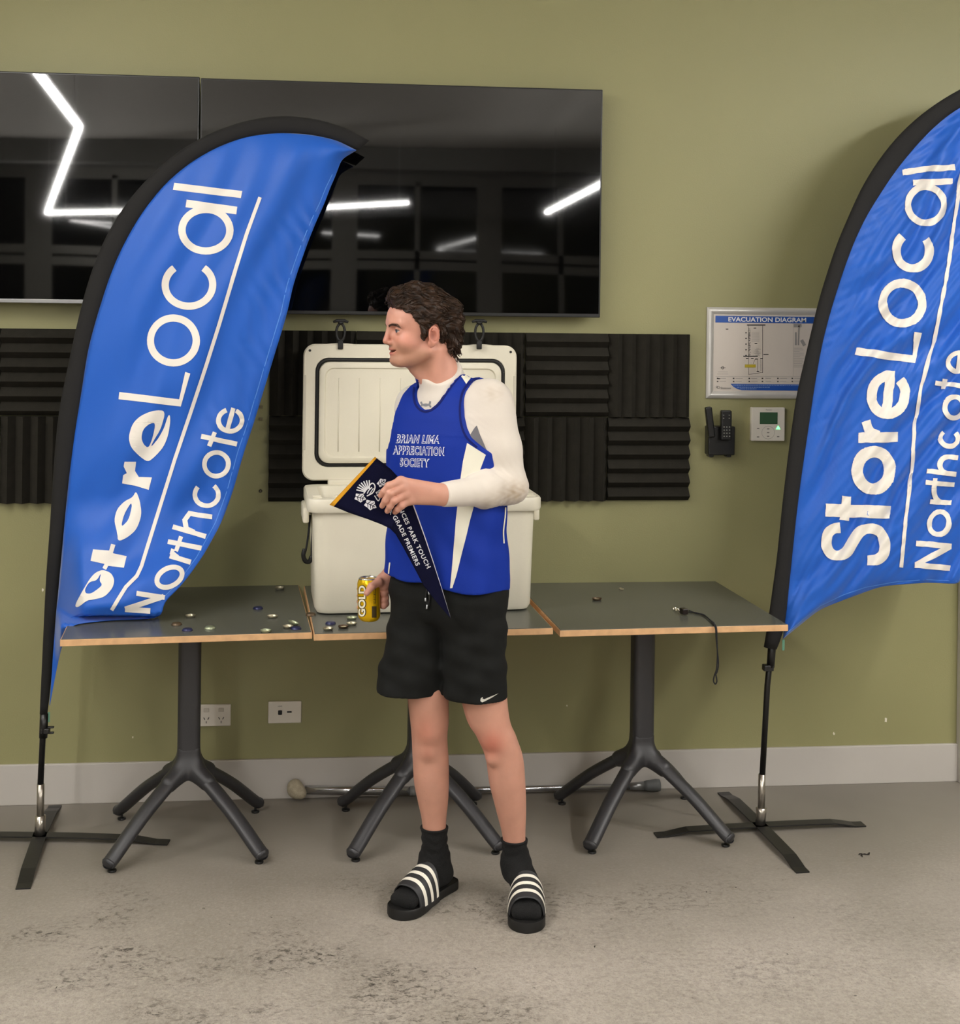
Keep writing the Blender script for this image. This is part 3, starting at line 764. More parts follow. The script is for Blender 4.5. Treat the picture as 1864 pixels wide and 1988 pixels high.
lid = smooth_by_angle(MB().rings(outer).build('lid', CW, cool), 0.6)
# wavy grip line on the lid's top edge: two shallow humps beside each latch
for uc, wd_ in ((-lw*0.33, 0.20), (lw*0.0, 0.19), (lw*0.33, 0.20)):
    prof = [(-wd_/2+wd_*i/16, 0.0075*(0.5-0.5*math.cos(2*PI*i/16))) for i in range(17)]
    rgs = [[lidpt(uc+a, 0.004, lh-0.004+b) for a, b in prof]+[lidpt(uc+a, 0.004, lh-0.012) for a, b in prof[::-1]], [lidpt(uc+a, 0.040, lh-0.004+b) for a, b in prof]+[lidpt(uc+a, 0.055, lh-0.012) for a, b in prof[::-1]]]
    MB().rings(rgs).build('edge_ridge', CW, lid, smooth=False)
gk = [lidpt(x, 0.006, H2+y) for x, y in rrect(lw-0.097, lh-0.107, 0.040, 7)]
MB().tube(gk+[gk[0]], 0.0078, 8, caps=False).build('gasket', RUB, lid, smooth=True)
for k in range(8):
    u = -lw/2+0.122+k*(lw-0.244)/7
    MB().tube([lidpt(u, -0.0105, 0.10), lidpt(u, -0.0105, lh-0.115)], 0.0018, 6).build('rib', CW, lid, smooth=True)
for s in (-1, 1):
    c_ = lidpt(s*(lw/2-0.022), 0.0, lh-0.022); MB().lathe([(0.0045, 0), (0.0045, -0.002), (0.002, -0.0025)], c_, 12, 'y').build('bolt_hole', RUB, lid)
    sl_ = lidpt(s*(lw/2-0.006), -0.0005, lh*0.5); MB().box(sl_, (0.009, 0.003, lh*0.55), bevel=0.001).build('edge_slot', mat('shaded_white_plastic', '#cbc5b4', 0.5), lid)  # slot as a strip, its shade put into the plastic colour
for px_ in (661, 930):   # rubber T latches, loop shaped, pulled up off the lid edge
    q = W(px_, 668, Yl+0.02); zt_ = W(px_, 622, Yl+0.02)[2]; l = MB()
    l.box((q[0], Yl+0.012, q[2]-0.003), (0.018, 0.014, 0.030), bevel=0.003)
    zm = (q[2]+zt_)/2+0.002; hh_ = (zt_-q[2])*0.36
    ring_ = [(q[0]+0.0145*math.cos(a), Yl+0.012, zm-0.002+hh_*math.sin(a)) for a in [2*PI*i/20 for i in range(20)]]
    l.tube(ring_+[ring_[0]], 0.0045, 8, caps=False)
    l.tube([(q[0], Yl+0.012, q[2]+0.008), (q[0], Yl+0.012, zm-hh_)], 0.007, 8)
    l.tube([(q[0], Yl+0.012, zm+hh_-0.004), (q[0], Yl+0.012, zt_-0.004)], [0.009, 0.012], 10)
    l.tube([(q[0]-0.026, Yl+0.012, zt_-0.006), (q[0]-0.013, Yl+0.012, zt_-0.001), (q[0]+0.013, Yl+0.012, zt_-0.001), (q[0]+0.026, Yl+0.012, zt_-0.006)], [0.004, 0.006, 0.006, 0.004], 8)
    l.build('rubber_latch', RUB, lid, smooth=True)
for s in (-1, 0, 1):
    MB().box((lcx+s*lw*0.3, Yl+0.012+s*lw*0.3*math.tan(crz)*0.6, pC[2]-0.012), (0.12, 0.03, 0.034), bevel=0.006).build('hinge', CW, cool)
# rope handle hanging at the left end
yb_ = ccy-0.03
def hp_(x, y, dy=0.0): return W(x, y, yb_+dy)
rope = catmull([hp_(602, 1000), hp_(599, 1035), hp_(595, 1062), hp_(591, 1080), hp_(597, 1090, .01), hp_(604, 1084, .01), hp_(605, 1060, .01), hp_(606.5, 1030, .01), hp_(607, 1000, .01)], 6)
hr = MB().tube(rope, 0.0034, 8).build('rope_handle', mat('black_rope', '#16161a', 0.8, bump=0.5, bscale=500), cool, smooth=True)
MB().tube(catmull([hp_(591.5, 1066), hp_(589, 1078), hp_(593, 1089, .005), hp_(601, 1090, .01), hp_(605, 1080, .01)], 5), 0.0075, 10).build('grip_tube', RUB, hr, smooth=True)

# ================================================================== BOTTLE CAPS AND TABLE LITTER
cap_m = {'silver': mat('cap_silver', '#b9b29a', 0.3, metal=0.8), 'navy': mat('cap_navy', '#26294e', 0.35, metal=0.3), 'green': mat('cap_pale_green', '#a3aa8c', 0.35, metal=0.6), 'brown': mat('cap_brown', '#5b4a36', 0.4, metal=0.5)}
LIN = mat('cap_liner', '#d8cfa8', 0.4)
def cap_mesh(up):
    m_ = MB(); n = 42; rg = []
    for r, z, fl in ((0.0160, 0.0, 1), (0.0155, 0.0018, 1), (0.0140, 0.0048, 0.3), (0.0128, 0.0062, 0), (0.0105, 0.0066, 0)):
        rg.append([((r+0.0006*fl*math.cos(21*2*PI*j/n*1.0))*math.cos(2*PI*j/n), (r+0.0006*fl*math.cos(21*2*PI*j/n))*math.sin(2*PI*j/n), z) for j in range(n)])
    if not up: rg = [[(x, y, 0.0066-z) for x, y, z in r] for r in rg][::-1]
    vs = [p for r in rg for p in r]; fs = []
    for i in range(len(rg)-1):
        for j in range(n): j2 = (j+1) % n; fs.append((i*n+j, i*n+j2, (i+1)*n+j2, (i+1)*n+j))
    if up: fs.append(tuple((len(rg)-1)*n+j for j in range(n)))
    else: fs.append(tuple(range(n))[::-1])
    return m_.add(vs, fs)
protos = {}
def cap(x, y, color, up, label, z=TH+0.0012, grp='crown bottle caps on the tables'):
    p = G(x, y, z+0.003); key = (color, up)
    if key not in protos:
        me = cap_mesh(up).build('bottle_cap', cap_m[color]); o = me; protos[key] = o
        smooth_by_angle(o, 0.8)
        if not up:
            k = MB().lathe([(0.0118, 0.0016), (0.0112, 0.0022)], (0, 0, 0), 20).build('liner', LIN, o, local=True)
    else:
        s_ = protos[key]; o = s_.copy(); col.objects.link(o)
        for ch in s_.children: c = ch.copy(); col.objects.link(c); c.parent = o
    o.location = (p[0], p[1], z); o.rotation_euler = (0, 0, random.random()*6)
    tag(o, label, 'bottle cap', grp); return o
for a in ((543, 1142, 'silver', False, 'bottle cap lying alone near the back edge of the left table'),
          (501, 1180, 'navy', True, 'dark navy bottle cap in the right half of the left table, behind the others'),
          (529, 1197, 'silver', False, 'flat pale bottle cap lying upside down in front of the navy one'),
          (370, 1196, 'silver', False, 'shiny pale bottle cap nearest the flag hem'),
          (343, 1211, 'brown', True, 'leftmost bottle cap of the left table, brownish'),
          (364, 1222, 'navy', True, 'navy bottle cap near the front edge at the left'),
          (408, 1218, 'green', True, 'pale green bottle cap to the right of the navy one near the flag'),
          (516, 1225, 'green', False, 'bottle cap nearest the front edge at the right of the left table'),
          (575, 1219, 'navy', True, 'navy bottle cap closest to the seam between left and middle table'),
          (603, 1192, 'brown', True, 'bottle cap tucked against the cooler corner beside the table seam'),
          (642, 1209, 'navy', True, 'dark bottle cap left of the yellow can, second from the front'),
          (637, 1221, 'silver', False, 'bottle cap nearest the front edge in front of the cooler'),
          (666.5, 1217, 'brown', False, 'bottle cap between the two pairs in front of the cooler'),
          (683, 1200, 'green', False, 'bottle cap in front of the cooler, closest to its base'),
          (683, 1211, 'silver', False, 'bottle cap just left of the shorts, under the one closest to the cooler'),
          (1159, 1163, 'brown', False, 'single dark rimmed bottle cap on the right table')):
    cap(*a)
c1 = cap(559, 1217, 'silver', False, 'lower bottle cap of the touching pair near the seam')
c2 = cap(566, 1212, 'green', False, 'upper bottle cap of the touching pair, tilted on its neighbour'); c2.location.z += 0.0045; c2.rotation_euler = (0.28, 0.2, 1)
c2.location.x += 0.004
p = G(1204, 1144, TH+0.001); rr = random.Random(5); m_ = MB()
for k in range(4): m_.box((p[0]+rr.uniform(-.007, .007), p[1]+rr.uniform(-.01, .01), TH+0.004), (rr.uniform(.004, .009), rr.uniform(.004, .009), 0.003), rr.random()*3, 0.0006)
tag(m_.build('crumb', mat('crumb_beige', '#a59a7c', 0.8)), 'pale crumb on the right table behind the bottle cap', 'crumb')

# whistle on a black lanyard, its cord hanging over the table edge
BC = mat('black_cord', '#101014', 0.8, bump=0.5, bscale=600)
pw = G(1328, 1188, TH+0.01)
t = empty('whistle_lanyard', (pw[0], pw[1], TH+0.001), 'black whistle with a short chain and a cord hanging over the edge', 'lanyard')
MB().box((pw[0], pw[1], TH+0.0125), (0.020, 0.026, 0.019), 0.2, 0.003).build('clip_body', mat('black_brown_plastic', '#1d1412', 0.35), t)
ch = MB(); q = G(1310, 1183, TH+0.004)
for k in range(5):
    c = np.array([pw[0], pw[1], 0])+(q-np.array([pw[0], pw[1], 0]))*np.array([1, 1, 0])*(0.45+0.14*k); c[2] = TH+0.0065
    rg = [(c[0]+0.0045*math.cos(a), c[1]+0.003*math.sin(a)*(1 if k % 2 else .3), c[2]+0.003*math.sin(a)*(0.3 if k % 2 else 1)) for a in [2*PI*i/12 for i in range(12)]]; ch.tube(rg+[rg[0]], 0.0010, 6, caps=False)
ch.build('chain', mat('chrome', '#d0c8b0', 0.2, metal=1.0), t)
def tz(x, y, z=TH+0.0045): return G(x, y, z)
c1_ = [tz(1336, 1188), tz(1348, 1189), tz(1360, 1192), tz(1372, 1198), tz(1383, 1208)]
def ed(x, y): return W(x, y, -0.722)
edge_pt = tz(1389, 1214, TH+0.004)
Ye = edge_pt[1]-0.012
def hg(x, y): return W(x, y, Ye)
cord1 = catmull(c1_+[edge_pt, hg(1391.5, 1222), hg(1392, 1240), hg(1393, 1275), hg(1391, 1300), hg(1387, 1312), hg(1385.5, 1322), hg(1389, 1328), hg(1392, 1322), hg(1390, 1310)], 6)
cord2 = catmull([tz(1338, 1185), tz(1352, 1191), tz(1366, 1193), tz(1378, 1203), tz(1386, 1209)]+[edge_pt+np.array([-.004, 0, 0.002]), hg(1389.5, 1222), hg(1391, 1245), hg(1395, 1285), hg(1393, 1302), hg(1389, 1311)], 6)
MB().tube(cord1, 0.0022, 7).tube(cord2, 0.0020, 7).build('cord', BC, t, smooth=True)

# ================================================================== ROLLER POLE ON THE FLOOR
t = empty('extension_pole', (0.57, -0.035, 0), 'long silver extension pole with a fluffy head lying along the skirting', 'pole')
A = W(592, 1533.5, -0.045); B = W(800, 1535.5, -0.045); C_ = W(1222, 1527, -0.040); D_ = W(1250, 1525.5, -0.040); E_ = W(1281, 1524, -0.040)
CHR = mat('polished_aluminium', '#b9b9bb', 0.22, metal=0.95)
MB().tube([A, B], 0.0150, 18).build('outer_tube', CHR, t, smooth=True)
MB().tube([B, C_], 0.0105, 18).build('inner_tube', CHR, t, smooth=True)
MB().tube([B+(B-A)*-0.02, B+(B-A)*0.04], 0.0165, 18).build('lock_collar', mat('grey_plastic', '#7d7d7c', 0.4), t, smooth=True)
MB().tube([C_, D_], [0.0125, 0.0155], 18).build('ferrule', mat('zinc', '#8e8f90', 0.35, metal=0.8), t, smooth=True)
MB().tube([D_, D_+(E_-D_)*0.2, D_+(E_-D_)*0.75, E_], [0.015, 0.0185, 0.021, 0.020], 18).build('rubber_tip', mat('grey_rubber', '#5e6060', 0.6), t, smooth=True)
hc = W(573, 1531, -0.05); hv, hf = nets(lambda P: sm(el(P, hc, (0.028, 0.028, 0.033)), el(P, hc+np.array([0.018, -0.008, -0.012]), (0.022, 0.022, 0.022)), 0.01)+0.0012*np.sin(P[:, 0]*700)*np.sin(P[:, 2]*650)*np.sin(P[:, 1]*600), hc-0.05, hc+0.055, 0.003)
net_obj('fluffy_head', [(hv, hf)], mat('cream_fleece', '#a59b85', 0.95, noise=0.15, nscale=80, bump=0.6, bscale=400), t)

# litter on the floor
LT = mat('dry_leaf_bit', '#231d18', 0.9)
def litter(x, y, s, label, seed):
    rr = random.Random(seed); p = G(x, y, 0); m_ = MB()
    for k in range(5 if s > 0.01 else 1):
        a = rr.random()*6; c = p+np.array([rr.uniform(-s, s), rr.uniform(-s, s), 0.0018]); l = s*rr.uniform(.4, 1.0)
        pts = [(c[0]+l*ca*math.cos(a)-wd2*math.sin(a), c[1]+l*ca*math.sin(a)+wd2*math.cos(a), 0.0012+zz) for ca, wd2, zz in ((-1, 0, 0), (-.2, s*.22, .002), (1, 0, .001), (.1, -s*.2, .003))]
        m_.add(pts+[(q[0], q[1], q[2]-0.001) for q in pts], [(0, 1, 2, 3), (7, 6, 5, 4), (0, 4, 5, 1), (1, 5, 6, 2), (2, 6, 7, 3), (3, 7, 4, 0)])
    tag(m_.build('leaf_scrap', LT), label, 'litter')
litter(1682, 1661, 0.016, 'crumpled dark leaf scrap on the floor right of the right flag stand', 1)
litter(1426, 1723, 0.004, 'tiny dark speck of litter below the right flag stand', 2)
litter(1541, 1782, 0.004, 'tiny dark flake on the open floor at the right', 3)
litter(1160, 1838, 0.010, 'dark scrap of litter right of the forward slide', 4)
litter(1368, 1733, 0.009, 'small dark flake in front of the right table foot', 6)
litter(106, 1917, 0.006, 'dark speck on the floor at the lower left', 8)

# ================================================================== FEATHER FLAGS
BLUE = mat('blue_polyester', '#0b56b9', 0.5, noise=0.02, nscale=3, bump=0.10, bscale=700, spec=0.4, sheen=0.2)
SLV = mat('black_sleeve_cloth', '#0d0c0c', 0.85, noise=0.08, nscale=20, bump=0.2, bscale=700)
PRT = mat('white_flag_print', '#e6e0d6', 0.6, noise=0.04, nscale=12)
PBLK = mat('black_pole_tube', '#0c0c0d', 0.35)
STL = mat('worn_steel', '#b3ada3', 0.28, metal=0.9)
BAR = mat('black_flat_bar', '#1b1a19', 0.45, noise=0.15, nscale=15, bump=0.1, bscale=300)
def flagpts(pairs, nl=150, nt=56):
    A_ = np.array([p[0] for p in pairs], float); B_ = np.array([p[1] for p in pairs], float)
    s = np.linspace(0, 1, len(pairs)); S = np.linspace(0, 1, nl)
    def cr(Q): return np.array([np.interp(S, s, Q[:, 0]), np.interp(S, s, Q[:, 1])]).T
    a, b = cr(A_), cr(B_)
    for q in (a, b):
        for _ in range(3): q[1:-1] = q[1:-1]*0.5+(q[:-2]+q[2:])*0.25
    return a, b
def cloth_mesh(name, pairs, Yf, m, parent, nl=150, nt=56, thick=0.0012):
    a, b = flagpts(pairs, nl, nt); T_ = np.linspace(0, 1, nt); vs = []
    for i in range(nl):
        for t_ in T_:
            p = a[i]+(b[i]-a[i])*t_; vs.append(W(p[0], p[1], Yf(p[0], p[1], i/(nl-1), t_)))
    fs = []
    for i in range(nl-1):
        for j in range(nt-1):
            q = i*nt+j; fs.append((q, q+nt, q+nt+1, q+1))
    o = build(name, vs, fs, m, parent, smooth=True)
    md = o.modifiers.new('cloth_thickness', 'SOLIDIFY'); md.thickness = 0.0006; md.offset = 0.0
    return o
def sleeve_mesh(outer, inner, Y, parent, dep=0.016, Yfn=None):
    O = np.array(outer, float); I = np.array(inner, float)
    def rs(Q, n=90):
        d = np.r_[0, np.cumsum(np.linalg.norm(np.diff(Q, axis=0), axis=1))]; s = np.linspace(0, d[-1], n); return np.array([np.interp(s, d, Q[:, 0]), np.interp(s, d, Q[:, 1])]).T
    o_, i_ = rs(O), rs(I)
    for q in (o_, i_): 
        for _ in range(4): q[1:-1] = q[1:-1]*0.5+(q[:-2]+q[2:])*0.25
    rings = []
    for k in range(len(o_)):
        YY = Yfn(k/(len(o_)-1)) if Yfn else Y
        a = W(o_[k][0], o_[k][1], YY); b = W(i_[k][0], i_[k][1], YY); c = (a+b)/2; h = (b-a)/2; r = []
        e = min(1.0, (len(o_)-1-k)/4+0.25) if True else 1
        for j in range(14):
            th = 2*PI*j/14; r.append(c+h*math.cos(th)+np.array([0, dep*e*min(1.0, np.linalg.norm(h)/0.02)*math.sin(th), 0]))
        rings.append(r)
    return MB().rings(rings).build('sleeve', SLV, parent, smooth=True)
def stand(parent, base, path, rz, arms, L_arm, angs=(0, 0, 0, 0)):
    """steel cross foot, socket, two-piece pole"""
    bx, by = base[0], base[1]
    for k in range(4):
        a = rz+k*PI/2+angs[k]; L = arms[k]; d = np.array([math.cos(a), math.sin(a)]); n = np.array([-d[1], d[0]]); rg = []
        for s, z in ((0.0, 0.020), (0.30*L, 0.020), (0.70*L, 0.018), (0.80*L, 0.012), (0.90*L, 0.005), (L, 0.0045)):
            c = np.array([bx, by])+d*s; rg.append([(c[0]+n[0]*0.0215, c[1]+n[1]*0.0215, z), (c[0]-n[0]*0.0215, c[1]-n[1]*0.0215, z), (c[0]-n[0]*0.0215, c[1]-n[1]*0.0215, z-0.004), (c[0]+n[0]*0.0215, c[1]+n[1]*0.0215, z-0.004)])
        MB().rings(rg).build('base_arm', BAR, parent)
def pole_between(name, m, parent, pts, rad, n=16): return MB().tube(pts, rad, n).build(name, m, parent, smooth=True)

# ---- left flag
YL = -0.343
fl_ = empty('feather_flag', (G(75, 1632)[0], YL, 0), 'left blue feather flag in front of the screens, hem crumpled on the table', 'flag', 'blue feather flags either side')
inner_L = [(691, 291), (651, 271), (595, 260), (536, 258), (476, 265), (417, 287), (365, 318), (318, 358), (274, 414), (238, 477), (214, 533), (190, 608), (171, 676), (159, 755), (145, 842), (135, 920), (130, 965), (125, 1019), (121, 1065), (117, 1107), (113, 1150), (111, 1170), (109, 1190), (106, 1231), (103, 1270), (100, 1320), (96, 1370)]
edge_L = [(692, 292), (663, 309), (652, 340), (641, 365), (630, 395), (614, 430), (598, 470), (583, 512), (569, 555), (557, 610), (545, 650), (528, 705), (510, 765), (492, 824), (473, 880), (452, 955), (430, 1015), (393, 1082), (354, 1135), (319, 1169), (312, 1201), (212, 1204), (142, 1212), (126, 1235), (115, 1275), (106, 1320), (97, 1369)]
def sst(x, a, b): t = min(1, max(0, (x-a)/(b-a))); return t*t*(3-2*t)
def YfL(px_, py_, s, t):
    y0 = -0.352
    w1 = sst(py_, 960, 1195)*sst(px_, 104, 165)
    yc = G(px_, 1207, TH+0.004)[1]
    y = y0+(yc-y0)*w1
    if py_ > 1195: y = y+(G(px_, py_, TH+0.004)[1]-y)*sst(px_, 130, 180)
    # drape: soft billow plus small creases
    amp = math.sin(PI*min(1, t*1.02))**0.5 if t < 0.98 else 0.2
    y += -0.030*math.sin(PI*t)*(1-w1)
    fold = (0.011*math.sin((px_*0.62+py_*0.5)*0.055+2*math.sin(py_*0.006))*(0.4+0.6*sst(py_, 260, 520)) + 0.0050*math.sin((px_*0.8+py_*0.35)*0.11+1.3*math.sin(py_*0.013)))*amp
    cre = 0.0040*math.sin((px_-py_*0.4)*0.19+math.sin(py_*0.05)*1.5)*sst(t, 0.62, 0.95)*sst(py_, 330, 420)*(1-w1)
    low = (0.020*math.sin((px_*0.45+py_*0.85)*0.045-0.6))*sst(py_, 1020, 1120)*(1-sst(py_, 1170, 1200))*sst(px_, 115, 150)
    y = y+fold*(1-w1*0.7)+cre+low*amp-0.004*amp
    if py_ > 1080 and px_ > 106:   # the hem lies on the table top, never through it
        y = y+(min(y, G(px_, min(py_, 1213), TH+0.0045)[1])-y)*sst(px_, 106, 119)
    if py_ > 1213: y = y+(y0-0.03-y)*sst(py_, 1213, 1300)
    return y
clL = cloth_mesh('flag_cloth', list(zip(inner_L, edge_L)), YfL, BLUE, fl_)
outer_L = [(77, 1386), (84, 1231), (89, 1125), (97, 1019), (106, 877), (115, 789), (127, 755-20), (139, 676), (157, 596), (179, 521), (202, 465), (238, 402), (286, 346), (337, 299), (397, 263), (457, 239), (516, 226), (564, 224), (619, 231), (667, 246), (717, 273)]
inn_L = [(92, 1386), (98, 1340), (104, 1270)]+[(x+1.5, y+1) for x, y in inner_L[23::-1]]+[(697, 291)]
slL = sleeve_mesh(outer_L, inn_L, YL-0.004, fl_)
bvL = bvh_of(clL)
wL = 21
spec = [('l', (475, 367), (472, 387), (339, 356)), ]
shp = []
# light letters, read upwards along the flag: l, a, c, o
shp += letters([('l', (468, 385), (471, 371), (336, 369), 14)], 14)
def rib(pts, w_, cl=False): shp.append(ribbon_shape(pts, w_, cl))
rib([(361.5, 391+4), (460, 409)], 15)                       # stem of a
rib([(x, y) for x, y in circ(400, 447, 46.5, 40.5, 0, 360, 40)][:-1], 14, True)
rib(circ(367, 551.5, 46, 42, -122, -122+360-58-58+62, 40) if False else [(367+46.5*math.cos(a), 553+41.5*math.sin(a)) for a in np.linspace(math.radians(-52), math.radians(232), 44)], 14)
rib([(x, y) for x, y in circ(337, 661, 44.5, 43.5, 0, 360, 44)][:-1], 14, True)
shp += [poly_shape([(232, 761), (348, 775), (360, 722), (369.5, 725), (351, 789), (230.5, 775)])]
def soft(q, it=2):
    for _ in range(it): q = [p for i in range(len(q)) for p in ((q[i][0]*.78+q[(i+1) % len(q)][0]*.22, q[i][1]*.78+q[(i+1) % len(q)][1]*.22), (q[i][0]*.22+q[(i+1) % len(q)][0]*.78, q[i][1]*.22+q[(i+1) % len(q)][1]*.78))]
    return q
# bold letters with the folds that crumple them: e, r, o, t, S
shp += [poly_shape(soft([(322, 797), (300, 796), (275, 806), (258, 822), (250, 848), (254, 868), (270, 885), (287, 897), (300, 888), (318, 868), (327, 845), (331, 818), (330, 805), (326, 807), (319, 830), (307, 852), (292, 869), (298, 855), (312, 833)]), [soft([(302, 820), (290, 822), (278, 833), (274, 849), (278, 862), (288, 870), (296, 850)])])]
shp += [poly_shape([(242, 896), (264, 896), (262, 914), (270, 926), (295.5, 927), (289, 951), (262, 943), (237, 938), (239, 922), (246, 918), (240, 905)])]
shp += [poly_shape(soft([(265, 953), (272, 972), (275, 1000), (265, 1028), (248, 1043), (229, 1052), (228, 1035), (222, 1010), (228, 988), (243, 973), (258, 966)]), [soft([(255, 976), (241, 1000), (235, 1025), (250, 1010), (257, 983)])])]
shp += [poly_shape([(181, 1067), (212, 1069), (216, 1056), (224, 1058), (219, 1074), (246, 1080), (241, 1103), (210, 1099), (206, 1107), (199, 1103), (203, 1095), (176, 1089)])]
shp += [poly_shape(soft([(199, 1106), (216, 1113), (223, 1127), (219, 1143), (203, 1160), (180, 1165), (170, 1166), (152, 1180), (146, 1176), (160, 1150), (172, 1128), (184, 1113)]), [soft([(197, 1112), (188, 1128), (174, 1130), (165, 1145), (167, 1153), (178, 1153), (192, 1143), (199, 1136), (193, 1128)])])]
rib([(505, 383), (480, 452), (452, 540), (425, 630), (398, 715), (370, 800), (340, 890), (315, 970), (287, 1060), (275, 1100), (266, 1119), (245, 1140), (217, 1184)], 7)
# town name in thin letters
def ov(cx, cy, rx, ry, ang, w_, a0=0, a1=360):
    c, s = math.cos(math.radians(ang)), math.sin(math.radians(ang)); P = circ(0, 0, rx, ry, a0, a1, 34); cl = a1-a0 == 360
    P = [(cx+x*c-y*s, cy+x*s+y*c) for x, y in P]
    shp.append(ribbon_shape(P[:-1] if cl else P, w_, cl))
ov(447, 816, 23, 21, -12, 9, -50, 262); rib([(453, 792), (440, 838)], 9)
rib([(391, 847), (460, 862)], 9.5); rib([(417, 839), (406, 866)], 8)
ov(420, 901, 23.5, 23, -12, 9); ov(401, 960, 23, 22, 20, 9, -70, 202)
rib([(335, 1023), (399.5, 1042)], 9.5); rib([(377, 1034), (362, 1027), (359, 1010), (368, 997), (383, 1000), (412, 1004)], 9.5)
rib([(326, 1052), (391, 1065)], 9.5); rib([(352, 1042), (342, 1071)], 8)
rib([(330, 1080), (370, 1092)], 10); rib([(345, 1083), (334, 1074), (337, 1067)], 9)
ov(329, 1121, 26, 17, -28, 9.5)
rib([(265, 1152), (320, 1160)], 9.5); rib([(318, 1158), (243, 1182)], 10); rib([(243, 1182), (292, 1186)], 11)
decal('lettering', shp, bvL, PRT, clL, off=0.0022, L=6)
# stitched hem line along the free edge
hem = [tuple(np.array(inner_L[i])*0.018+np.array(edge_L[i])*0.982) for i in range(2, 20)]
decal('hem_stitching', [ribbon_shape([np.array(h)+(-6, 0) for h in hem], 1.6)], bvL, mat('pale_blue_thread', '#4f86d8', 0.7), clL, off=0.001, L=12)
# pole, clip, socket and foot
def L_(x, y): return W(x, y, YL)
pole_between('pole', PBLK, fl_, [L_(78.5, 1525), L_(84.5, 1400), L_(88, 1340)], 0.0098)
pole_between('pole_coupling', PBLK, fl_, [L_(84, 1432), L_(86, 1385)], 0.0135)
cl_ = MB(); c_ = L_(88, 1418)
cl_.box(c_, (0.028, 0.026, 0.018), bevel=0.003); cl_.box(c_+np.array([0.017, 0, 0.010]), (0.02, 0.012, 0.006), bevel=0.002); cl_.box(c_+np.array([0.017, 0, -0.008]), (0.02, 0.012, 0.006), bevel=0.002); cl_.build('clip', BLACKPL, fl_)
sk = MB(); bL = G(76, 1634); sk.tube([(bL[0], YL, 0.018), (bL[0]+0.0015, YL, 0.080)], 0.0165, 18); sk.build('socket', STL, fl_, smooth=True)
pole_between('spigot', STL, fl_, [(bL[0]+0.001, YL, 0.075), L_(79, 1522)], 0.0118)
stand(fl_, (bL[0], YL), None, 0.0, (0.415, 0.31, 0.415, 0.385), 0, (-0.13, 0.03, -0.10, 0.07))
tg = MB(); q = L_(95, 1392); tg.box(q, (0.006, 0.002, 0.032)); tg.build('green_tag', mat('mint_label', '#5d8f78', 0.6), fl_)

# ---- right flag
YR = -0.433
fr_ = empty('feather_flag', (G(1477, 1612)[0], YR, 0), 'right blue feather flag cut by the picture edge, cloth hanging free', 'flag', 'blue feather flags either side')
inner_R = [(2185, 185), (2120, 172), (2050, 165), (1985, 168), (1925, 180), (1864, 205), (1828, 231), (1799, 258), (1764, 297), (1731, 339), (1706, 378), (1680, 419), (1657, 468), (1638, 519), (1622, 568), (1606, 622), (1593, 674), (1578, 762), (1568, 834), (1553.5, 929), (1543, 1017), (1534, 1105), (1523.6, 1207), (1520, 1239)]
edge_R = [(2187, 187), (2165, 215), (2150, 245), (2130, 290), (2110, 340), (2085, 390), (2063, 440), (2045, 490), (2027, 540), (2011, 590), (1996, 640), (1980, 690), (1964, 745), (1950, 800), (1933, 860), (1917, 920), (1900, 985), (1884, 1045), (1874, 1090), (1863, 1134), (1800, 1131), (1710, 1138), (1592, 1182), (1521, 1240)]
def YfR(px_, py_, s, t):
    amp = min(1, t*7)*(1 if t < 0.97 else 0.7)
    k = px_*0.80+py_*0.60      # folds run from upper right down to lower left
    wob = 14*math.sin(px_*0.012-py_*0.008)+9*math.sin(px_*0.03+py_*0.017+1)
    up = 1-sst(py_, 900, 1200)*0.45
    f1 = 0.0120*math.sin((k+wob)*0.083); f2 = 0.0065*math.sin((k+wob*1.6)*0.155+1.1); f3 = 0.0024*math.sin((k-wob)*0.31+0.4)
    pk = 0.0030*math.sin((px_*0.45+py_*0.9)*0.36)*max(0, 1-t*6)*min(1, t*30)   # puckers along the sleeve seam
    return YR-0.004-0.030*math.sin(PI*min(t, 1))+(f1+f2+f3)*amp*up+pk
clR = cloth_mesh('flag_cloth', list(zip(inner_R, edge_R)), YfR, BLUE, fr_, 220, 110)
outer_R = [(1483, 1256), (1490, 1215), (1499, 1150), (1508, 1087), (1520, 968), (1532, 869), (1546, 767), (1558, 716), (1577, 635), (1590, 580), (1606, 529), (1625, 471), (1648, 419), (1670, 368), (1699, 320), (1728, 281), (1767, 239), (1815, 202), (1864, 172), (1920, 148), (1985, 133), (2055, 128), (2130, 137), (2215, 170)]
inn_R = [(1508, 1260), (1521, 1235)]+[(x+1.5, y+1) for x, y in inner_R[22::-1]]+[(2192, 190)]
sleeve_mesh(outer_R, inn_R, YR-0.004, fr_)
bvR = bvh_of(clR)
shp = letters([('o', (1736, 963), (1742, 868), (1650, 958), 22),
    ('e', (1762, 816), (1771, 722), (1678, 811), 19),
    ('L', (1780, 706), (1789, 646), (1660, 689), 15), ('o', (1795, 640), (1802, 545), (1702, 633), 17), ('c', (1807, 534), (1817, 449), (1727, 524), 16),
    ('N', (1844, 1108), (1847, 1055), (1775, 1102), 11), ('o', (1845, 1043), (1849, 989), (1797, 1042), 9.5), ('r', (1847, 981), (1851, 951), (1804, 978), 9.5),
    ('t', (1851, 950), (1854, 931), (1796, 946), 9), ('h', (1855, 925), (1860, 884), (1798, 919), 9.5), ('c', (1862, 873), (1866, 833), (1819, 869), 9.5), ('o', (1871, 818), (1878, 768), (1826, 813), 9.5),
    ('t', (1870, 760), (1874, 740), (1813, 753), 9), ('e', (1884, 728), (1891, 682), (1832, 724), 9.5)], 14)
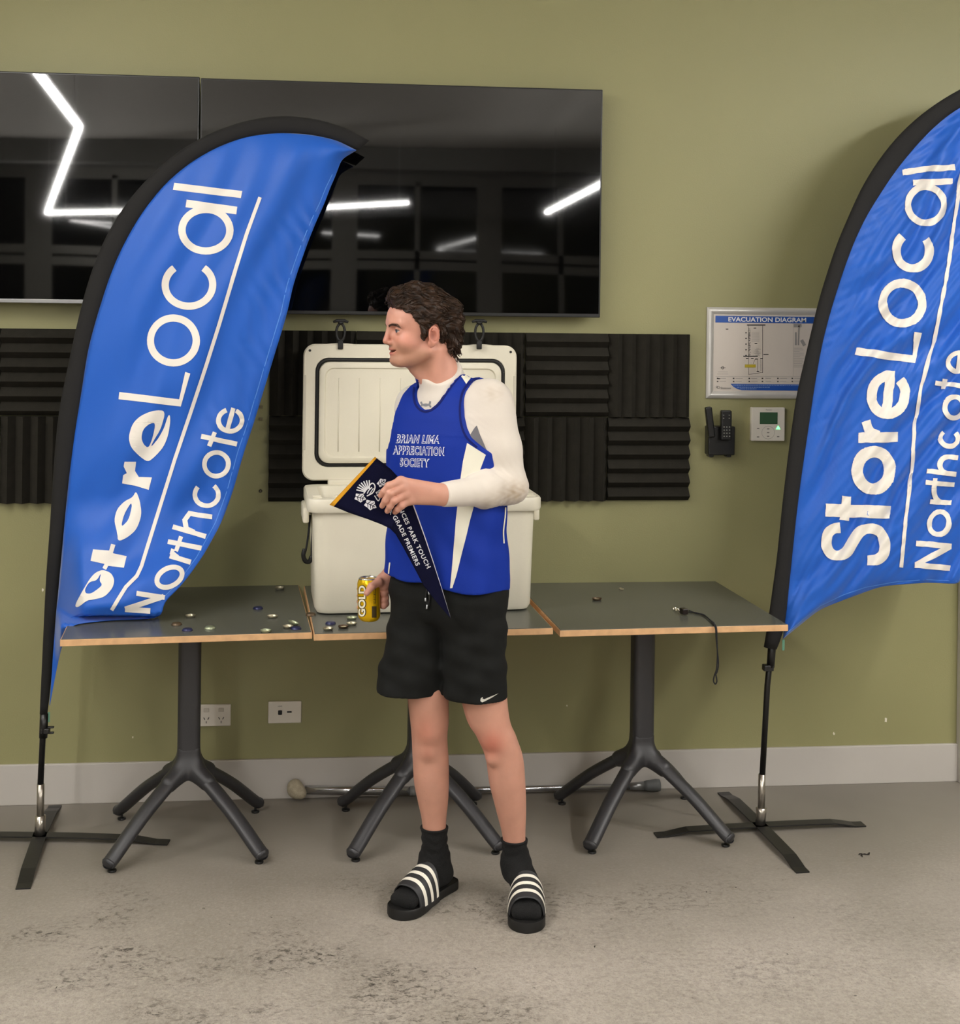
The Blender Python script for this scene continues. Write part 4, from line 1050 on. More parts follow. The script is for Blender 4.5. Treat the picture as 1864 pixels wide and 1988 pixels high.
shp.append(ribbon_shape([(1749, 1101), (1754, 1050), (1761, 985), (1770, 911), (1776, 823), (1788, 750), (1812, 667), (1834.5, 555), (1845, 490), (1855, 410), (1864, 355), (1880, 290)], 7))
def z4(*q): return [(1300+x/2.84, 700+y/2.84) for x, y in q]
def rb4(q, w_): return ribbon_shape(catmull([np.array(p) for p in z4(*q)], 5), w_)
shp.append(rb4([(940, 921), (905, 925), (873, 955), (863, 1010), (883, 1058), (925, 1076), (975, 1056), (1010, 1000), (1050, 945), (1105, 925), (1160, 945), (1186, 1005), (1180, 1062), (1145, 1096), (1090, 1102)], 20))
shp.append(ribbon_shape([(1752, 335), (1800, 328), (1854, 325)], 11.5)); shp.append(ribbon_shape([(1772, 355), (1849, 352)], 12)); shp.append(ribbon_shape(circ(1798, 398, 35, 35, n=36)[:-1], 13, True))
shp.append(ribbon_shape(z4((860, 824), (1217, 836)), 25)); shp.append(ribbon_shape(z4((976, 748), (961, 880)), 18))
shp.append(ribbon_shape(z4((1041, 426), (1258, 420)), 20)); shp.append(rb4([(1150, 412), (1105, 390), (1082, 333)], 18))
decal('lettering', shp, bvR, PRT, clR, off=0.0028, L=5)
hemR = [(1523, 1233), (1560, 1201), (1592, 1176), (1634, 1156), (1680, 1140), (1740, 1129), (1800, 1125), (1858, 1128)]
decal('hem_stitching', [ribbon_shape(hemR, 1.5)], bvR, mat('pale_blue_thread', '#4f86d8', 0.7), clR, off=0.001, L=10)
def R_(x, y): return W(x, y, YR)
pole_between('pole', PBLK, fr_, [R_(1480, 1507), R_(1490, 1330), R_(1500, 1235)], 0.0098)
pole_between('pole_coupling', PBLK, fr_, [R_(1496, 1295), R_(1500, 1240)], 0.0135)
cl_ = MB(); c_ = R_(1491, 1296); cl_.box(c_, (0.034, 0.026, 0.020), bevel=0.003); cl_.box(c_+np.array([-0.010, -0.014, 0.004]), (0.012, 0.006, 0.012), bevel=0.002); cl_.build('clip', BLACKPL, fr_)
bR = G(1476, 1612)
MB().tube([(bR[0], YR, 0.018), (bR[0]+0.003, YR, 0.058), (bR[0]+0.003, YR, 0.075)], [0.0165, 0.0165, 0.0182], 18).build('socket', STL, fr_, smooth=True)
pole_between('spigot', STL, fr_, [(bR[0]+0.003, YR, 0.07), R_(1479.5, 1503)], 0.0118)
stand(fr_, (bR[0], YR), None, 0.062, (0.365, 0.36, 0.36, 0.36), 0)
q = R_(1521, 1252); MB().box(q, (0.008, 0.002, 0.036)).build('green_tag', mat('mint_label', '#5d8f78', 0.6), fr_)
# ================================================================== THE MAN
PY0 = -0.93
TH_B = math.radians(40)                       # chest turned to the left of the picture
fB = np.array([-math.sin(TH_B), -math.cos(TH_B)]); lB = np.array([math.cos(TH_B), -math.sin(TH_B)])
OB = np.array([W(868, 1100, PY0)[0], PY0])
def Bf(P):
    q = P[:, :2]-OB; return q@lB, q@fB, P[:, 2]
def B(u, v, z): return np.array([OB[0]+u*lB[0]+v*fB[0], OB[1]+u*lB[1]+v*fB[1], z])
man = empty('person', (OB[0]+0.05, OB[1], 0), 'man in a blue singlet over a white long sleeved top, black shorts and striped slides', 'person')
SKIN = mat('skin', '#d2a084', 0.5, noise=0.05, nscale=25, attr='tint', sss=0.12, bump=0.06, bscale=400)
TOPC = mat('white_compression_cloth', '#d8cfc3', 0.7, noise=0.02, nscale=10, attr='tint', bump=0.08, bscale=500, sheen=0.2)
JERS = mat('royal_blue_jersey', '#03298c', 0.7, noise=0.03, nscale=8, bump=0.12, bscale=700, spec=0.25)
JWH = mat('white_jersey_panel', '#ddd9c8', 0.65, noise=0.03, nscale=15, bump=0.1, bscale=700)
NAVY = mat('navy_piping', '#03125a', 0.7, spec=0.2)
SHORT = mat('charcoal_shorts_cloth', '#141514', 0.85, noise=0.08, nscale=20, bump=0.15, bscale=500, spec=0.2)
SOCK = mat('black_sock_knit', '#050505', 0.95, bump=0.6, bscale=350)
def C3(h): return np.array(srgb(h)[:3])
# ---- joints (measured), left = his left, on the right of the picture
shL = W(951, 782, -1.01); elL = W(994, 946, -1.04); wrL = W(862, 960, -1.19)
shR = W(809, 786, -0.80); elR = W(818, 955, -0.745); wrR = W(775, 1092, -0.80)
nkB = W(868, 768, -0.945); nkT = W(846, 700, -0.95)
hipZ = 0.90
knL = W(954, 1428, -0.955); anL = W(1002, 1650, -0.905)
knR = W(832, 1418, -0.900); anR = W(845, 1640, -0.845)
hiL = W(918, 1190, -0.965); hiR = W(822, 1190, -0.88)
# ---- torso under the clothes
TOR = [(0.80, .150, .105, 0, 0), (0.95, .165, .112, 0, 0), (1.05, .155, .108, 0, .004), (1.15, .156, .110, 0, .006), (1.27, .168, .116, 0, .004), (1.36, .174, .116, 0, 0), (1.42, .165, .105, 0, -.006), (1.47, .13, .085, 0, -.012), (1.50, .08, .06, 0, -.018)]
def torso(P):
    u, v, z = Bf(P); d = loft(P, TOR, Bf)
    d = sx(d, z-1.495, 0.03); d = sx(d, 0.82-z, 0.02)
    d = sm(d, rc(P, nkB+np.array([0, 0, -0.035]), shL+np.array([0, 0, 0.004]), 0.058, 0.046), 0.045)
    d = sm(d, rc(P, nkB+np.array([0, 0, -0.035]), shR+np.array([0, 0, 0.0]), 0.058, 0.044), 0.045)
    return d
def armL(P):
    mid = shL*0.45+elL*0.55
    d = sm(rc(P, shL, mid, 0.059, 0.0515), rc(P, mid, elL, 0.0515, 0.041), 0.02)
    fm = elL*0.62+wrL*0.38
    d = sm(d, rc(P, elL, fm, 0.042, 0.042), 0.02); d = sm(d, rc(P, fm, wrL, 0.042, 0.0315), 0.02); return d
def armR(P):
    mid = shR*0.45+elR*0.55
    d = sm(rc(P, shR, mid, 0.052, 0.046), rc(P, mid, elR, 0.048, 0.038), 0.02)
    return sm(d, rc(P, elR, wrR, 0.041, 0.029), 0.02)
neck_ax = (nkT-nkB)/np.linalg.norm(nkT-nkB)
n1 = W(816, 744, nkB[1]-0.050); n2 = W(860, 741, nkB[1]-0.058); n3 = W(889, 706, nkB[1]-0.005)
col_n = np.cross(n2-n1, n3-n1); col_n /= np.linalg.norm(col_n); col_n = col_n if col_n[2] > 0 else -col_n
colP2 = n1
def neckd(P): return rc(P, nkB+(nkB-nkT)*0.5, nkT, 0.068, 0.056)
def undershirt(P):
    d = sm(torso(P), armL(P), 0.045); d = sm(d, armR(P), 0.045)
    k = np.maximum(rc(P, nkB+(nkB-nkT)*0.8, nkT, 0.074, 0.061), (P-colP2)@col_n)
    d = sm(d, k, 0.022)
    d = np.maximum(d, np.minimum((P-colP2)@col_n, -rc(P, nkB+(nkB-nkT)*0.8, nkT+(nkT-nkB), 0.088, 0.088)))
    # wrinkles at the elbow crook and the armpit
    q = np.linalg.norm(P-(elL+np.array([-0.015, 0, 0.01])), axis=1); a = elL-wrL; a = a/np.linalg.norm(a)
    t = (P-elL)@a+0.5*(P[:, 2]-elL[2])
    d = d+0.0016*np.sin(t*330+3*np.sin(P[:, 2]*30))*np.exp(-(q/0.07)**2)
    q = np.linalg.norm(P-(shL+np.array([-0.05, -0.02, -0.07])), axis=1)
    d = d+0.0016*np.sin((P[:, 2]*0.9+P[:, 0]*0.6)*420)*np.exp(-(q/0.045)**2)
    d = d+0.0007*np.sin(((P-elL)@a)*150+P[:, 2]*60)*np.exp(-(np.linalg.norm(P-(elL+wrL)/2, axis=1)/0.1)**2)
    # cut for the wrist
    wd = (wrL-elL)/np.linalg.norm(wrL-elL); d = np.maximum(d, (P-(wrL+wd*0.004))@wd)
    wd = (wrR-elR)/np.linalg.norm(wrR-elR); d = np.maximum(d, (P-(wrR-wd*0.005))@wd)
    return d-0.002
lo = np.array([OB[0]-0.32, -1.35, 0.80]); hi = np.array([OB[0]+0.34, -0.62, 1.62])
uv_, uq_ = nets(undershirt, lo, hi, 0.0042, 1)
DIRT1 = W(1000, 958, -1.10); DIRT2 = W(960, 765, -1.10); DIRT3 = W(948, 985, -1.10)
def topcol(v):
    c = np.tile(C3('#d3cabf'), (len(v), 1)); n = 0.5+0.5*np.sin(v[:, 0]*190+np.sin(v[:, 2]*160)*2)*np.sin(v[:, 2]*210+1)
    for p, r, k in ((DIRT1, 0.034, 0.75), (DIRT3, 0.03, 0.4), (DIRT2, 0.022, 0.35)):
        q = v-p; w_ = np.exp(-((q[:, 0]/(r*1.6))**2+(q[:, 2]/r)**2))*k*(0.45+0.55*n); c = c*(1-w_[:, None])+C3('#8f7653')*w_[:, None]
    return c
shirt = net_obj('undershirt', [(uv_, uq_)], TOPC, man, topcol)
shirt['label'] = 'white compression top with brown dirt on elbow and shoulder'
bvS = bvh_of(shirt)

# ---- jersey: loose shell over the torso, cut by neckline and armholes measured on the photo
JT = [(0.90, .188, .132, 0, .004), (0.96, .187, .131, 0, .004), (1.05, .182, .126, 0, .006), (1.15, .178, .124, 0, .008), (1.25, .181, .126, 0, .006), (1.34, .183, .126, 0, 0), (1.41, .172, .113, 0, -.006), (1.46, .14, .09, 0, -.012), (1.50, .09, .065, 0, -.018)]
def jbase(P):
    u, v, z = Bf(P); d = loft(P, JT, Bf); d = sx(d, z-1.492, 0.03)
    t2 = sm(torso(P), rc(P, shL, shL*.72+elL*.28, 0.059, 0.056), 0.045); t2 = sm(t2, rc(P, shR, shR*.75+elR*.25, .052, .050), .045)-0.0062; t2 = sm(t2, rc(P, nkB+(nkB-nkT)*0.8, nkT, 0.074, 0.061)-0.0062, 0.022)-0.0025
    t2 = np.minimum(torso(P)-0.0055, np.maximum(t2, (1.37-z)))
    d = sm(d, t2, 0.03)
    ang = np.arctan2(v, u)
    d = d+0.0030*np.sin(ang*9+z*7)*np.clip((1.18-z)/0.3, 0, 1)+0.0022*np.sin(u*60+z*50)*np.clip((1.30-z)/0.25, 0, 1)*np.clip((z-0.95)/0.1, 0.2, 1)
    return d
jb_v, jb_q = nets(jbase, np.array([OB[0]-0.32, -1.3, 0.86]), np.array([OB[0]+0.34, -0.66, 1.62]), 0.008, 1)
bvJ0 = BVHTree.FromPolygons([Vector(p) for p in jb_v], [tuple(map(int, q)) for q in jb_q])
def uz(x, y):
    h = on_surface(bvJ0, x, y)[0]
    if h is None: return None
    q = np.array([h[0], h[1]])-OB; return (float(q@lB), float(h[2]))
neck_px = [(812, 739), (807, 752), (806, 766), (808, 780), (814, 790), (822, 796), (835, 794), (851, 781), (864, 761), (880, 740), (893, 725), (905, 716)]
armL_px = [(937, 727), (922, 734), (911, 745), (901, 762), (897, 786), (897, 810), (901, 832), (909, 849), (926, 865), (945, 877)]
NK = [uz(*p) for p in neck_px]; AL = [uz(*p) for p in armL_px]
NK = [p for p in NK if p]; AL = [p for p in AL if p]
zt_ = 1.75
neck_poly = [(NK[0][0]-0.012, zt_)]+[(NK[0][0]-0.004, NK[0][1]+0.03)]+NK+[(NK[-1][0]+0.006, NK[-1][1]+0.03), (NK[-1][0]+0.012, zt_)]
arm_poly = [(AL[0][0]+0.004, zt_), (AL[0][0], AL[0][1]+0.03)]+AL+[(AL[-1][0]+0.02, AL[-1][1]-0.012), (0.5, AL[-1][1]-0.02), (0.5, zt_)]
armR_poly = [(-x, z) for x, z in [(0.145, zt_), (0.142, 1.50), (0.132, 1.44), (0.130, 1.39), (0.136, 1.34), (0.155, 1.31), (0.5, 1.30), (0.5, zt_)]]
def jersey_sdf(P):
    u, v, z = Bf(P); d = jbase(P)
    nk = sdpoly(u, z, neck_poly); nk = np.where(v > -0.035, nk, 9.0); cutb = np.maximum(np.abs(u-0.0)-(NK[-1][0]+.004), NK[-1][1]-.004-z); nk = np.minimum(nk, np.maximum(cutb, v+0.02))
    ar = np.minimum(sdpoly(u, z, arm_poly), sdpoly(u, z, armR_poly))
    d = np.maximum(d, -nk); d = np.maximum(d, -ar)
    ang = np.arctan2(v, u)
    hem = 0.937+0.004*np.sin(ang*5+1)+np.where(v > 0, 0.010*np.cos(u*9), 0.0)-0.012*np.clip(u/0.18, -1, 1)
    return np.maximum(d, hem-z)
jv, jq = nets(jersey_sdf, np.array([OB[0]-0.32, -1.3, 0.88]), np.array([OB[0]+0.34, -0.66, 1.62]), 0.0038, 1)
jer = net_obj('jersey', [(jv, jq)], JERS, man)
bvJ = bvh_of(jer)
def rb(pts, w_): return ribbon_shape(catmull([np.array(p, float) for p in pts], 5), w_)
decal('neck_piping', [rb([(x+dx, y+dy) for (x, y), dx, dy in zip(neck_px[1:-1], [-2.5, -2.5, -2, -2, 0, 1, 2, 2.5, 2.5, 1.5], [0, 1, 2, 2.5, 3, 3, 2, 2, 2, 3])], 4)], bvJ, NAVY, jer, 0.0015, 4)
decal('armhole_piping', [rb([(x-dx, y+dy) for (x, y), dx, dy in zip(armL_px[:-1], [1, 1, 2.5, 3, 3.5, 3.5, 3.2, 2, 0], [3, 3, 2, 1, 0, 0, 0, 2, 4])], 4)], bvJ, NAVY, jer, 0.0015, 4)
decal('shoulder_panel', [poly_shape([(895, 731), (904, 722), (914, 718), (932, 724), (919, 730), (909, 741), (905.5, 746)]), poly_shape([(789, 752), (793, 744), (800, 738), (808, 736), (806, 742), (799, 748)])], bvJ, JWH, jer, 0.0013, 5)
side = [(907, 860), (921, 869), (943, 883), (938, 896), (932, 912), (930, 935), (926, 960), (918, 990), (912, 1012), (906, 1038), (900, 1062), (893, 1090), (886, 1118), (878.5, 1141.5), (874, 1142), (877, 1110), (880, 1075), (883, 1040), (885, 1010), (888, 985), (891, 950), (894, 930), (899, 895)]
decal('side_panel', [poly_shape(side)], bvJ, JWH, jer, 0.0013, 6)
decal('side_piping', [rb([(981, 985), (980, 1005), (977, 1030), (978, 1055)], 2.5), rb([(757.5, 1092), (755.5, 1110), (754.5, 1130)], 2.5)], bvJ, JWH, jer, 0.0014, 5)
outl = []; inn = []
for s_, a_, b_, h_, sh_ in (('BRIAN LIMA', (769, 859), (853.5, 860.5), 15.5, .25), ('APPRECIATION', (763, 881), (863, 884), 16, 0.0), ('SOCIETY', (776.5, 904.5), (834, 906.5), 15.5, 0.0)):
    outl.append(text_on(s_, a_, b_, h_, offset=0.055, spacing=1.12, shear=sh_)); inn.append(text_on(s_, a_, b_, h_, offset=0.0, spacing=1.12, shear=sh_))
decal('printed_words', outl, bvJ, mat('white_jersey_print', '#dfe0e6', 0.6), jer, 0.0008, 3)
decal('printed_word_fill', inn, bvJ, JERS, jer, 0.0011, 3)
# small logo on the undershirt at the neck
decal('chest_logo', [rb([(818, 780), (820, 785), (827, 787.5), (834, 785), (836, 779)], 3.8), rb([(816, 793), (819, 787.5), (827, 785), (834, 787), (837, 791)], 3.2)], bvS, mat('grey_logo', '#77787d', 0.6), shirt, 0.0012, 3)
# grey mesh gusset under the arm
decal('underarm_mesh', [poly_shape([(911, 847), (922, 830), (926, 826), (931, 842), (940, 862), (946, 876), (934, 869), (920, 860)])], bvS, mat('grey_mesh_cloth', '#6d6b6e', 0.8, bump=0.4, bscale=900), shirt, 0.0014, 5)

# ---- shorts
SL = (W(925, 1376, -0.965), 0.090, 0.088); SR = (W(797, 1345, -0.895), 0.103, 0.092)
def shorts_sdf(P):
    u, v, z = Bf(P)
    w_ = loft(P, [(0.80, .120, .085, 0, 0), (0.86, .158, .112, 0, 0), (0.90, .172, .122, 0, 0), (0.96, .168, .118, 0, 0), (1.0, .16, .11, 0, 0)], Bf); w_ = sx(w_, 0.82-z, .03); w_ = np.maximum(w_, z-0.985)
    def leg(c, ru, rv, hp):
        t = np.clip((hp[2]-z)/(hp[2]-c[2]), 0, 1.2); cx = hp[0]+(c[0]-hp[0])*t; cy = hp[1]+(c[1]-hp[1])*t
        qx = (P[:, 0]-cx)/(0.096+(ru-0.096)*np.minimum(t, 1)); qy = (P[:, 1]-cy)/(0.106+(rv-0.106)*np.minimum(t, 1)); return (np.sqrt(qx*qx+qy*qy)-1)*0.09
    a = leg(*SL, hiL); b = leg(*SR, hiR)
    ahem = SL[0][2]+0.008*np.cos((P[:, 0]-SL[0][0])*14)-0.030+0.10*(P[:, 0]-SL[0][0])*0.5; bhem = SR[0][2]-0.004-0.10*(P[:, 0]-SR[0][0])*0.3+0.008
    top = z-0.93
    def shell(d, hz): 
        inner = np.maximum(d+0.0095, z-(hz+0.07)); return np.maximum(np.maximum(np.maximum(d, hz-z), top), -inner)
    wr = 0.0022*np.sin(P[:, 0]*75+z*26)*np.clip((0.93-z)/0.2, 0.2, 1)+0.0022*np.sin(u*40-z*60+2)+0.0014*np.sin(z*110+P[:, 0]*30)
    d = sm(sm(w_, shell(a+wr, ahem), 0.035), shell(b+wr, bhem), 0.018)
    return d
sv, sq = nets(shorts_sdf, np.array([OB[0]-0.25, -1.16, 0.60]), np.array([OB[0]+0.26, -0.70, 1.0]), 0.0042, 1)
sho = net_obj('shorts', [(sv, sq)], SHORT, man)
bvH = bvh_of(sho)
SWM = mat('silver_grey_print', '#b9b6ac', 0.4)
decal('tick_logo', [poly_shape([(968, 1345.5), (955, 1354), (943, 1360.5), (936, 1363.5), (932.5, 1361), (933, 1356), (937, 1352.5), (936.5, 1356), (940, 1357.5), (950, 1353)])], bvH, SWM, sho, 0.0012, 4)
decal('side_label', [poly_shape([(982, 1313), (984, 1313), (986.5, 1326), (984.5, 1326)])], bvH, SWM, sho, 0.0012, 4)
ds = MB()
for pts in ([(829, 1144), (827, 1158), (830, 1172), (827, 1182)], [(833, 1146), (834, 1160), (832, 1176)]):
    P_ = []
    for x, y in pts:
        h = on_surface(bvH, x, max(y, 1152)); h = on_surface(bvH, x, y) if h[0] is None else h
        P_.append(np.array(W(x, y, h[0][1]-0.006)) if h[0] is not None else W(x, y, -1.06))
    ds.tube(catmull(P_, 5), 0.0026, 7)
dso = ds.build('drawstring', mat('black_drawcord', '#0a0a0a', 0.7), sho, smooth=True)
tpb = MB()
for (x0, y0, x1, y1) in ((826, 1161, 826, 1167), (829, 1174, 828.5, 1182), (832, 1146, 833, 1154)):
    h = on_surface(bvH, x0, max(y0, 1158)); yy = h[0][1]-0.0095 if h[0] is not None else -1.07; tpb.tube([W(x0, y0, yy), W(x1, y1, yy)], 0.0021, 7)
tpb.build('drawstring_tip', mat('clear_tip', '#c9ccd0', 0.25), sho, smooth=True)

# ---- head, in its own frame: x forwards, y to his left, z up
HC = W(827, 652, -0.955); TH_H = math.radians(76); PIT = math.radians(-1)
hf = np.array([-math.sin(TH_H), -math.cos(TH_H), 0]); hl = np.array([math.cos(TH_H), -math.sin(TH_H), 0]); hu = np.array([0, 0, 1.0])
hf, hu = hf*math.cos(PIT)+hu*math.sin(PIT), hu*math.cos(PIT)-hf*math.sin(PIT)
RH = np.stack([hf, hl, hu], 0).astype(np.float32)
def HL_(P): return (P-HC.astype(np.float32))@RH.T
def Hw(q): return HC+np.array(q)@RH
def head_core(q):
    d = el(q, (.010, 0, .046), (.098, .074, .086))
    d = sm(d, el(q, (.052, 0, .050), (.060, .060, .052)), 0.02)
    d = sm(d, el(q, (.044, 0, -.012), (.060, .056, .080)), 0.02)
    for s in (-1, 1):
        d = sm(d, rc(q, (.008, s*.050, -.040), (.080, s*.020, -.070), .020, .016), 0.022)
        d = sm(d, el(q, (.066, s*.038, -.016), (.030, .024, .028)), 0.015)
        d = sm(d, rc(q, (.104, s*.014, .037), (.086, s*.046, .036), .0085, .008), 0.012)
    d = sm(d, el(q, (.087, 0, -.068), (.0205, .022, .0165)), 0.014)
    d = sm(d, el(q, (.086, 0, -.036), (.0215, .028, .024)), 0.012)
    return d
def head_sdf(P):
    q = HL_(P); qa = q.copy(); qa[:, 1] = np.abs(q[:, 1])
    d = head_core(q)
    d = sx(d, -el(qa, (.110, .031, .016), (.019, .019, .0125)), 0.012)
    d = sm(d, rc(q, (.107, 0, .032), (.1185, 0, -.010), .0065, .0085), 0.009)
    d = sm(d, el(q, (.1175, 0, -.0145), (.0100, .0095, .0085)), 0.006)
    d = sm(d, el(qa, (.1075, .0115, -.0185), (.0095, .0060, .0070)), 0.005)
    d = sx(d, -el(qa, (.1125, .0065, -.0255), (.0050, .0030, .0030)), 0.002)
    # eyelids round the eyeball
    lid_ = np.linalg.norm(qa-np.array([.0870, .0320, .0165], np.float32), axis=1)-.0142
    slit = el(qa, (.100, .0335, .0160), (.0120, .0120, .0027))
    d = sm(d, lid_, 0.004); d = sx(d, -slit, 0.0018)
    # lips
    d = sm(d, el(q, (.0985, 0, -.0375), (.0100, .0215, .0058)), 0.004)
    d = sm(d, el(q, (.0975, 0, -.0485), (.0098, .0190, .0068)), 0.004)
    arc = q.copy(); arc[:, 2] = q[:, 2]+.0430-7.0*q[:, 1]**2
    d = sx(d, -el(arc, (.104, 0, 0), (.0165, .0290, .0026)), 0.002)
    # ears
    R_ = np.array([[math.cos(.35), math.sin(.35), 0], [-math.sin(.35), math.cos(.35), 0], [0, 0, 1]]).T
    ear = el(qa, (.001, .0775, .004), (.0195, .0078, .0275), R_)
    ear = sm(ear, el(qa, (.008, .0735, -.020), (.0100, .0062, .0120)), 0.008)
    bowl = el(qa, (.005, .0868, .0020), (.0105, .0075, .0150), R_); ear = sx(ear, -bowl, 0.003)
    groove = np.abs(el(qa, (.001, .0840, .006), (.0140, .0080, .0205), R_))-.0011; ear = sx(ear, -np.maximum(groove, .0800-qa[:, 1]), 0.002)
    d = sm(d, ear, 0.004)
    n = rc(P, nkB+(nkB-nkT)*0.5, nkT+(nkT-nkB)*0.25, 0.0600, 0.0525)
    # windpipe and neck muscle
    n = sm(n, rc(P, Hw((.035, 0, -.095)), nkB+np.array([-0.018, -0.020, 0.0]), .015, .012), 0.03)
    n = sm(n, rc(P, Hw((-.018, .052, -.040)), nkB+np.array([-0.030, -0.048, -0.005]), .011, .008), 0.025)
    return sm(d, n, 0.013)
hv_, hq_ = nets(head_sdf, HC-np.array([.17, .14, .20]), HC+np.array([.14, .14, .16]), 0.0021, 1)
def skincol(v):
    q = HL_(v.astype(np.float32)); qa = q.copy(); qa[:, 1] = np.abs(qa[:, 1]); c = np.tile(C3('#c48d79'), (len(v), 1))
    def add(w_, h): 
        nonlocal c
        w_ = np.clip(w_, 0, 1)[:, None]; c = c*(1-w_)+C3(h)*w_
    g = lambda p, r: np.exp(-(((qa-np.array(p, np.float32))/np.array(r, np.float32))**2).sum(1))
    add(0.55*g((.075, .045, -.010), (.03, .03, .025)), '#c87f6c')
    add(0.60*g((.120, .0, -.012), (.015, .016, .016)), '#c6745f')
    add(0.55*g((.001, .080, .010), (.028, .02, .034)), '#c8735f'); add(0.75*g((.006, .080, .003), (.009, .012, .012)), '#6e3527')  # ears redder; the shade of the ear bowl is put into the skin colour
    # shaved beard shadow
    beard = np.clip((-.020-q[:, 2]-0.25*(0.06-q[:, 0]))/.02, 0, 1)*np.clip((q[:, 0]+.010)/.03, 0, 1)*np.clip((q[:, 2]+.115)/.03, 0, 1)
    add(0.42*beard, '#8a6a4c')
    add(0.40*g((.112, .0, -.030), (.012, .030, .006)), '#8f6547')
    add(0.85*np.clip(1.2*g((.104, .0, -.0385), (.014, .021, .0055)), 0, 1), '#a9584c'); add(0.85*np.clip(1.2*g((.104, .0, -.0480), (.014, .019, .006)), 0, 1), '#b4645a')
    add(0.95*np.clip(1.5*g((.113, .0, -.0428), (.012, .023, .0022)), 0, 1), '#4a1f1c')
    add(0.35*g((.098, .033, .017), (.012, .020, .010)), '#a8715f')
    return c
def eyes_and_brows(body):
    ew = mat('eye_white', '#a89c96', 0.2); iris = mat('iris_blue_grey', '#3a4650', 0.1)
    for s in (1, -1):
        m_ = MB(); c = (.0870, s*.0320, .0165); r = .0131; rg = []
        for i in range(11):
            a = PI*(i+0.001)/10.002; rg.append([tuple(Hw((c[0]+r*math.cos(a), c[1]+r*math.sin(a)*math.cos(b_), c[2]+r*math.sin(a)*math.sin(b_)))) for b_ in [2*PI*k/20 for k in range(20)]])
        e = MB().rings(rg).build('eye', ew, body, smooth=True)
        rg = [[tuple(Hw((c[0]+(r+.0006)*math.cos(a), c[1]+.001*s+(r+.0006)*math.sin(a)*math.cos(b_), c[2]+(r+.0006)*math.sin(a)*math.sin(b_)))) for b_ in [2*PI*k/16 for k in range(16)]] for a in (0.02, .2, .4, .6)]
        ir = MB().rings(rg).build('iris', iris, body, smooth=True)
        R2 = .0146; arc_ = [Hw((c[0]+R2*math.cos(a)*math.cos(.19), c[1]+s*R2*math.sin(a)*math.cos(.19), c[2]-.0002+R2*math.sin(.19)*(1-.35*abs(a-.35)))) for a in [-.55+1.75*k/14 for k in range(15)]]
        MB().tube(arc_, [.0004]+[.0009]*13+[.0004], 6).build('eyelashes', mat('lash_brown', '#2a1a14', 0.7), body, smooth=True)
# ---- hands
def hand_left(P):
    """his left hand, back of the hand to us, fingers curled over the pennant"""
    Y0 = -1.205
    w0 = wrL
    palm = []
    d = rc(P, elL+(wrL-elL)*0.80, wrL, .030, .026)
    K = [W(778, 934, Y0-.012), W(781, 947, Y0-.014), W(787, 960, Y0-.012), W(796, 971, Y0-.006)]
    wb = [wrL+np.array([0, -.004, .012]), wrL+np.array([0, -.006, .004]), wrL+np.array([0, -.004, -.006]), wrL+np.array([0, 0, -.014])]
    for k, w_ in zip(K, wb): d = sm(d, rc(P, w_, k, .0165, .0118), 0.012)
    F_ = [((755, 943), (-.022), (739, 962), (-.010)), ((757, 958), (-.026), (742, 982), (-.010)), ((765, 972), (-.024), (752, 992), (-.008)), ((779, 982), (-.016), (767, 994), (-.004))]
    fing = None
    for k, (p1, y1, p2, y2) in zip(K, F_):
        a = W(p1[0], p1[1], Y0+y1); b = W(p2[0], p2[1], Y0+y2); m = a*0.45+b*0.55+np.array([-.001, -.004, 0])
        f = sm(rc(P, k, a, .0110, .0098), rc(P, a, m, .0096, .0088), 0.004); f = sm(f, rc(P, m, b, .0088, .0076), 0.004)
        f = sm(f, np.linalg.norm(P-k, axis=1)-.0118, .004); f = sm(f, np.linalg.norm(P-a, axis=1)-.0103, .003)
        fing = f if fing is None else sm(fing, f, 0.0022)
    d = sm(d, fing, 0.009)
    # thumb behind the pennant
    t0 = wrL+np.array([-.020, .012, -.004]); t1 = W(800, 955, Y0+.030); t2 = W(772, 950, Y0+.024); t3 = W(752, 958, Y0+.018)
    th = sm(sm(rc(P, t0, t1, .017, .0135), rc(P, t1, t2, .0125, .0108), .006), rc(P, t2, t3, .0108, .0088), .004)
    return sm(d, th, 0.010)
lhv, lhq = nets(hand_left, wrL+np.array([-.22, -.09, -.09]), wrL+np.array([.08, .09, .08]), 0.0019, 1)
CANC = W(717.5, 1160, -0.865)
def hand_right(P):
    cx = CANC
    d = rc(P, elR+(wrR-elR)*0.8, wrR, .029, .025)
    wd = wrR
    # the palm sits behind and right of the can, thumb laid across the front
    pc = W(741, 1134, -0.845)
    d = sm(d, rc(P, wd, pc, .025, .022), .02)
    d = sm(d, el(P, W(742, 1140, -0.838), (.024, .020, .034)), .015)
    t1 = W(734, 1130, -0.880); t2 = W(721, 1139, -0.908); t3 = W(712, 1152, -0.912)
    d = sm(d, sm(sm(rc(P, pc, t1, .020, .0130), rc(P, t1, t2, .0125, .0108), .006), rc(P, t2, t3, .0105, .0085), .005), .010)
    for i, yy in enumerate((1137, 1150, 1162, 1173)):
        zc = W(730, yy, -0.84)[2]; r = .0335+.0085; pts = []
        for a in (0.15, 0.9, 1.7, 2.35):   # angle round the can, from its right side over the back
            pts.append(np.array([cx[0]+r*math.cos(a), cx[1]+r*math.sin(a), zc-0.004*a]))
        f = rc(P, np.array([cx[0]+.046, cx[1]+.012, zc+.004]), pts[0], .0125, .0098)
        for a, b, ra, rb_ in zip(pts[:-1], pts[1:], (.0096, .0092, .0086), (.0092, .0086, .0074)): f = sm(f, rc(P, a, b, ra, rb_), .004)
        d = sm(d, f, 0.005 if i else .008)
    return d
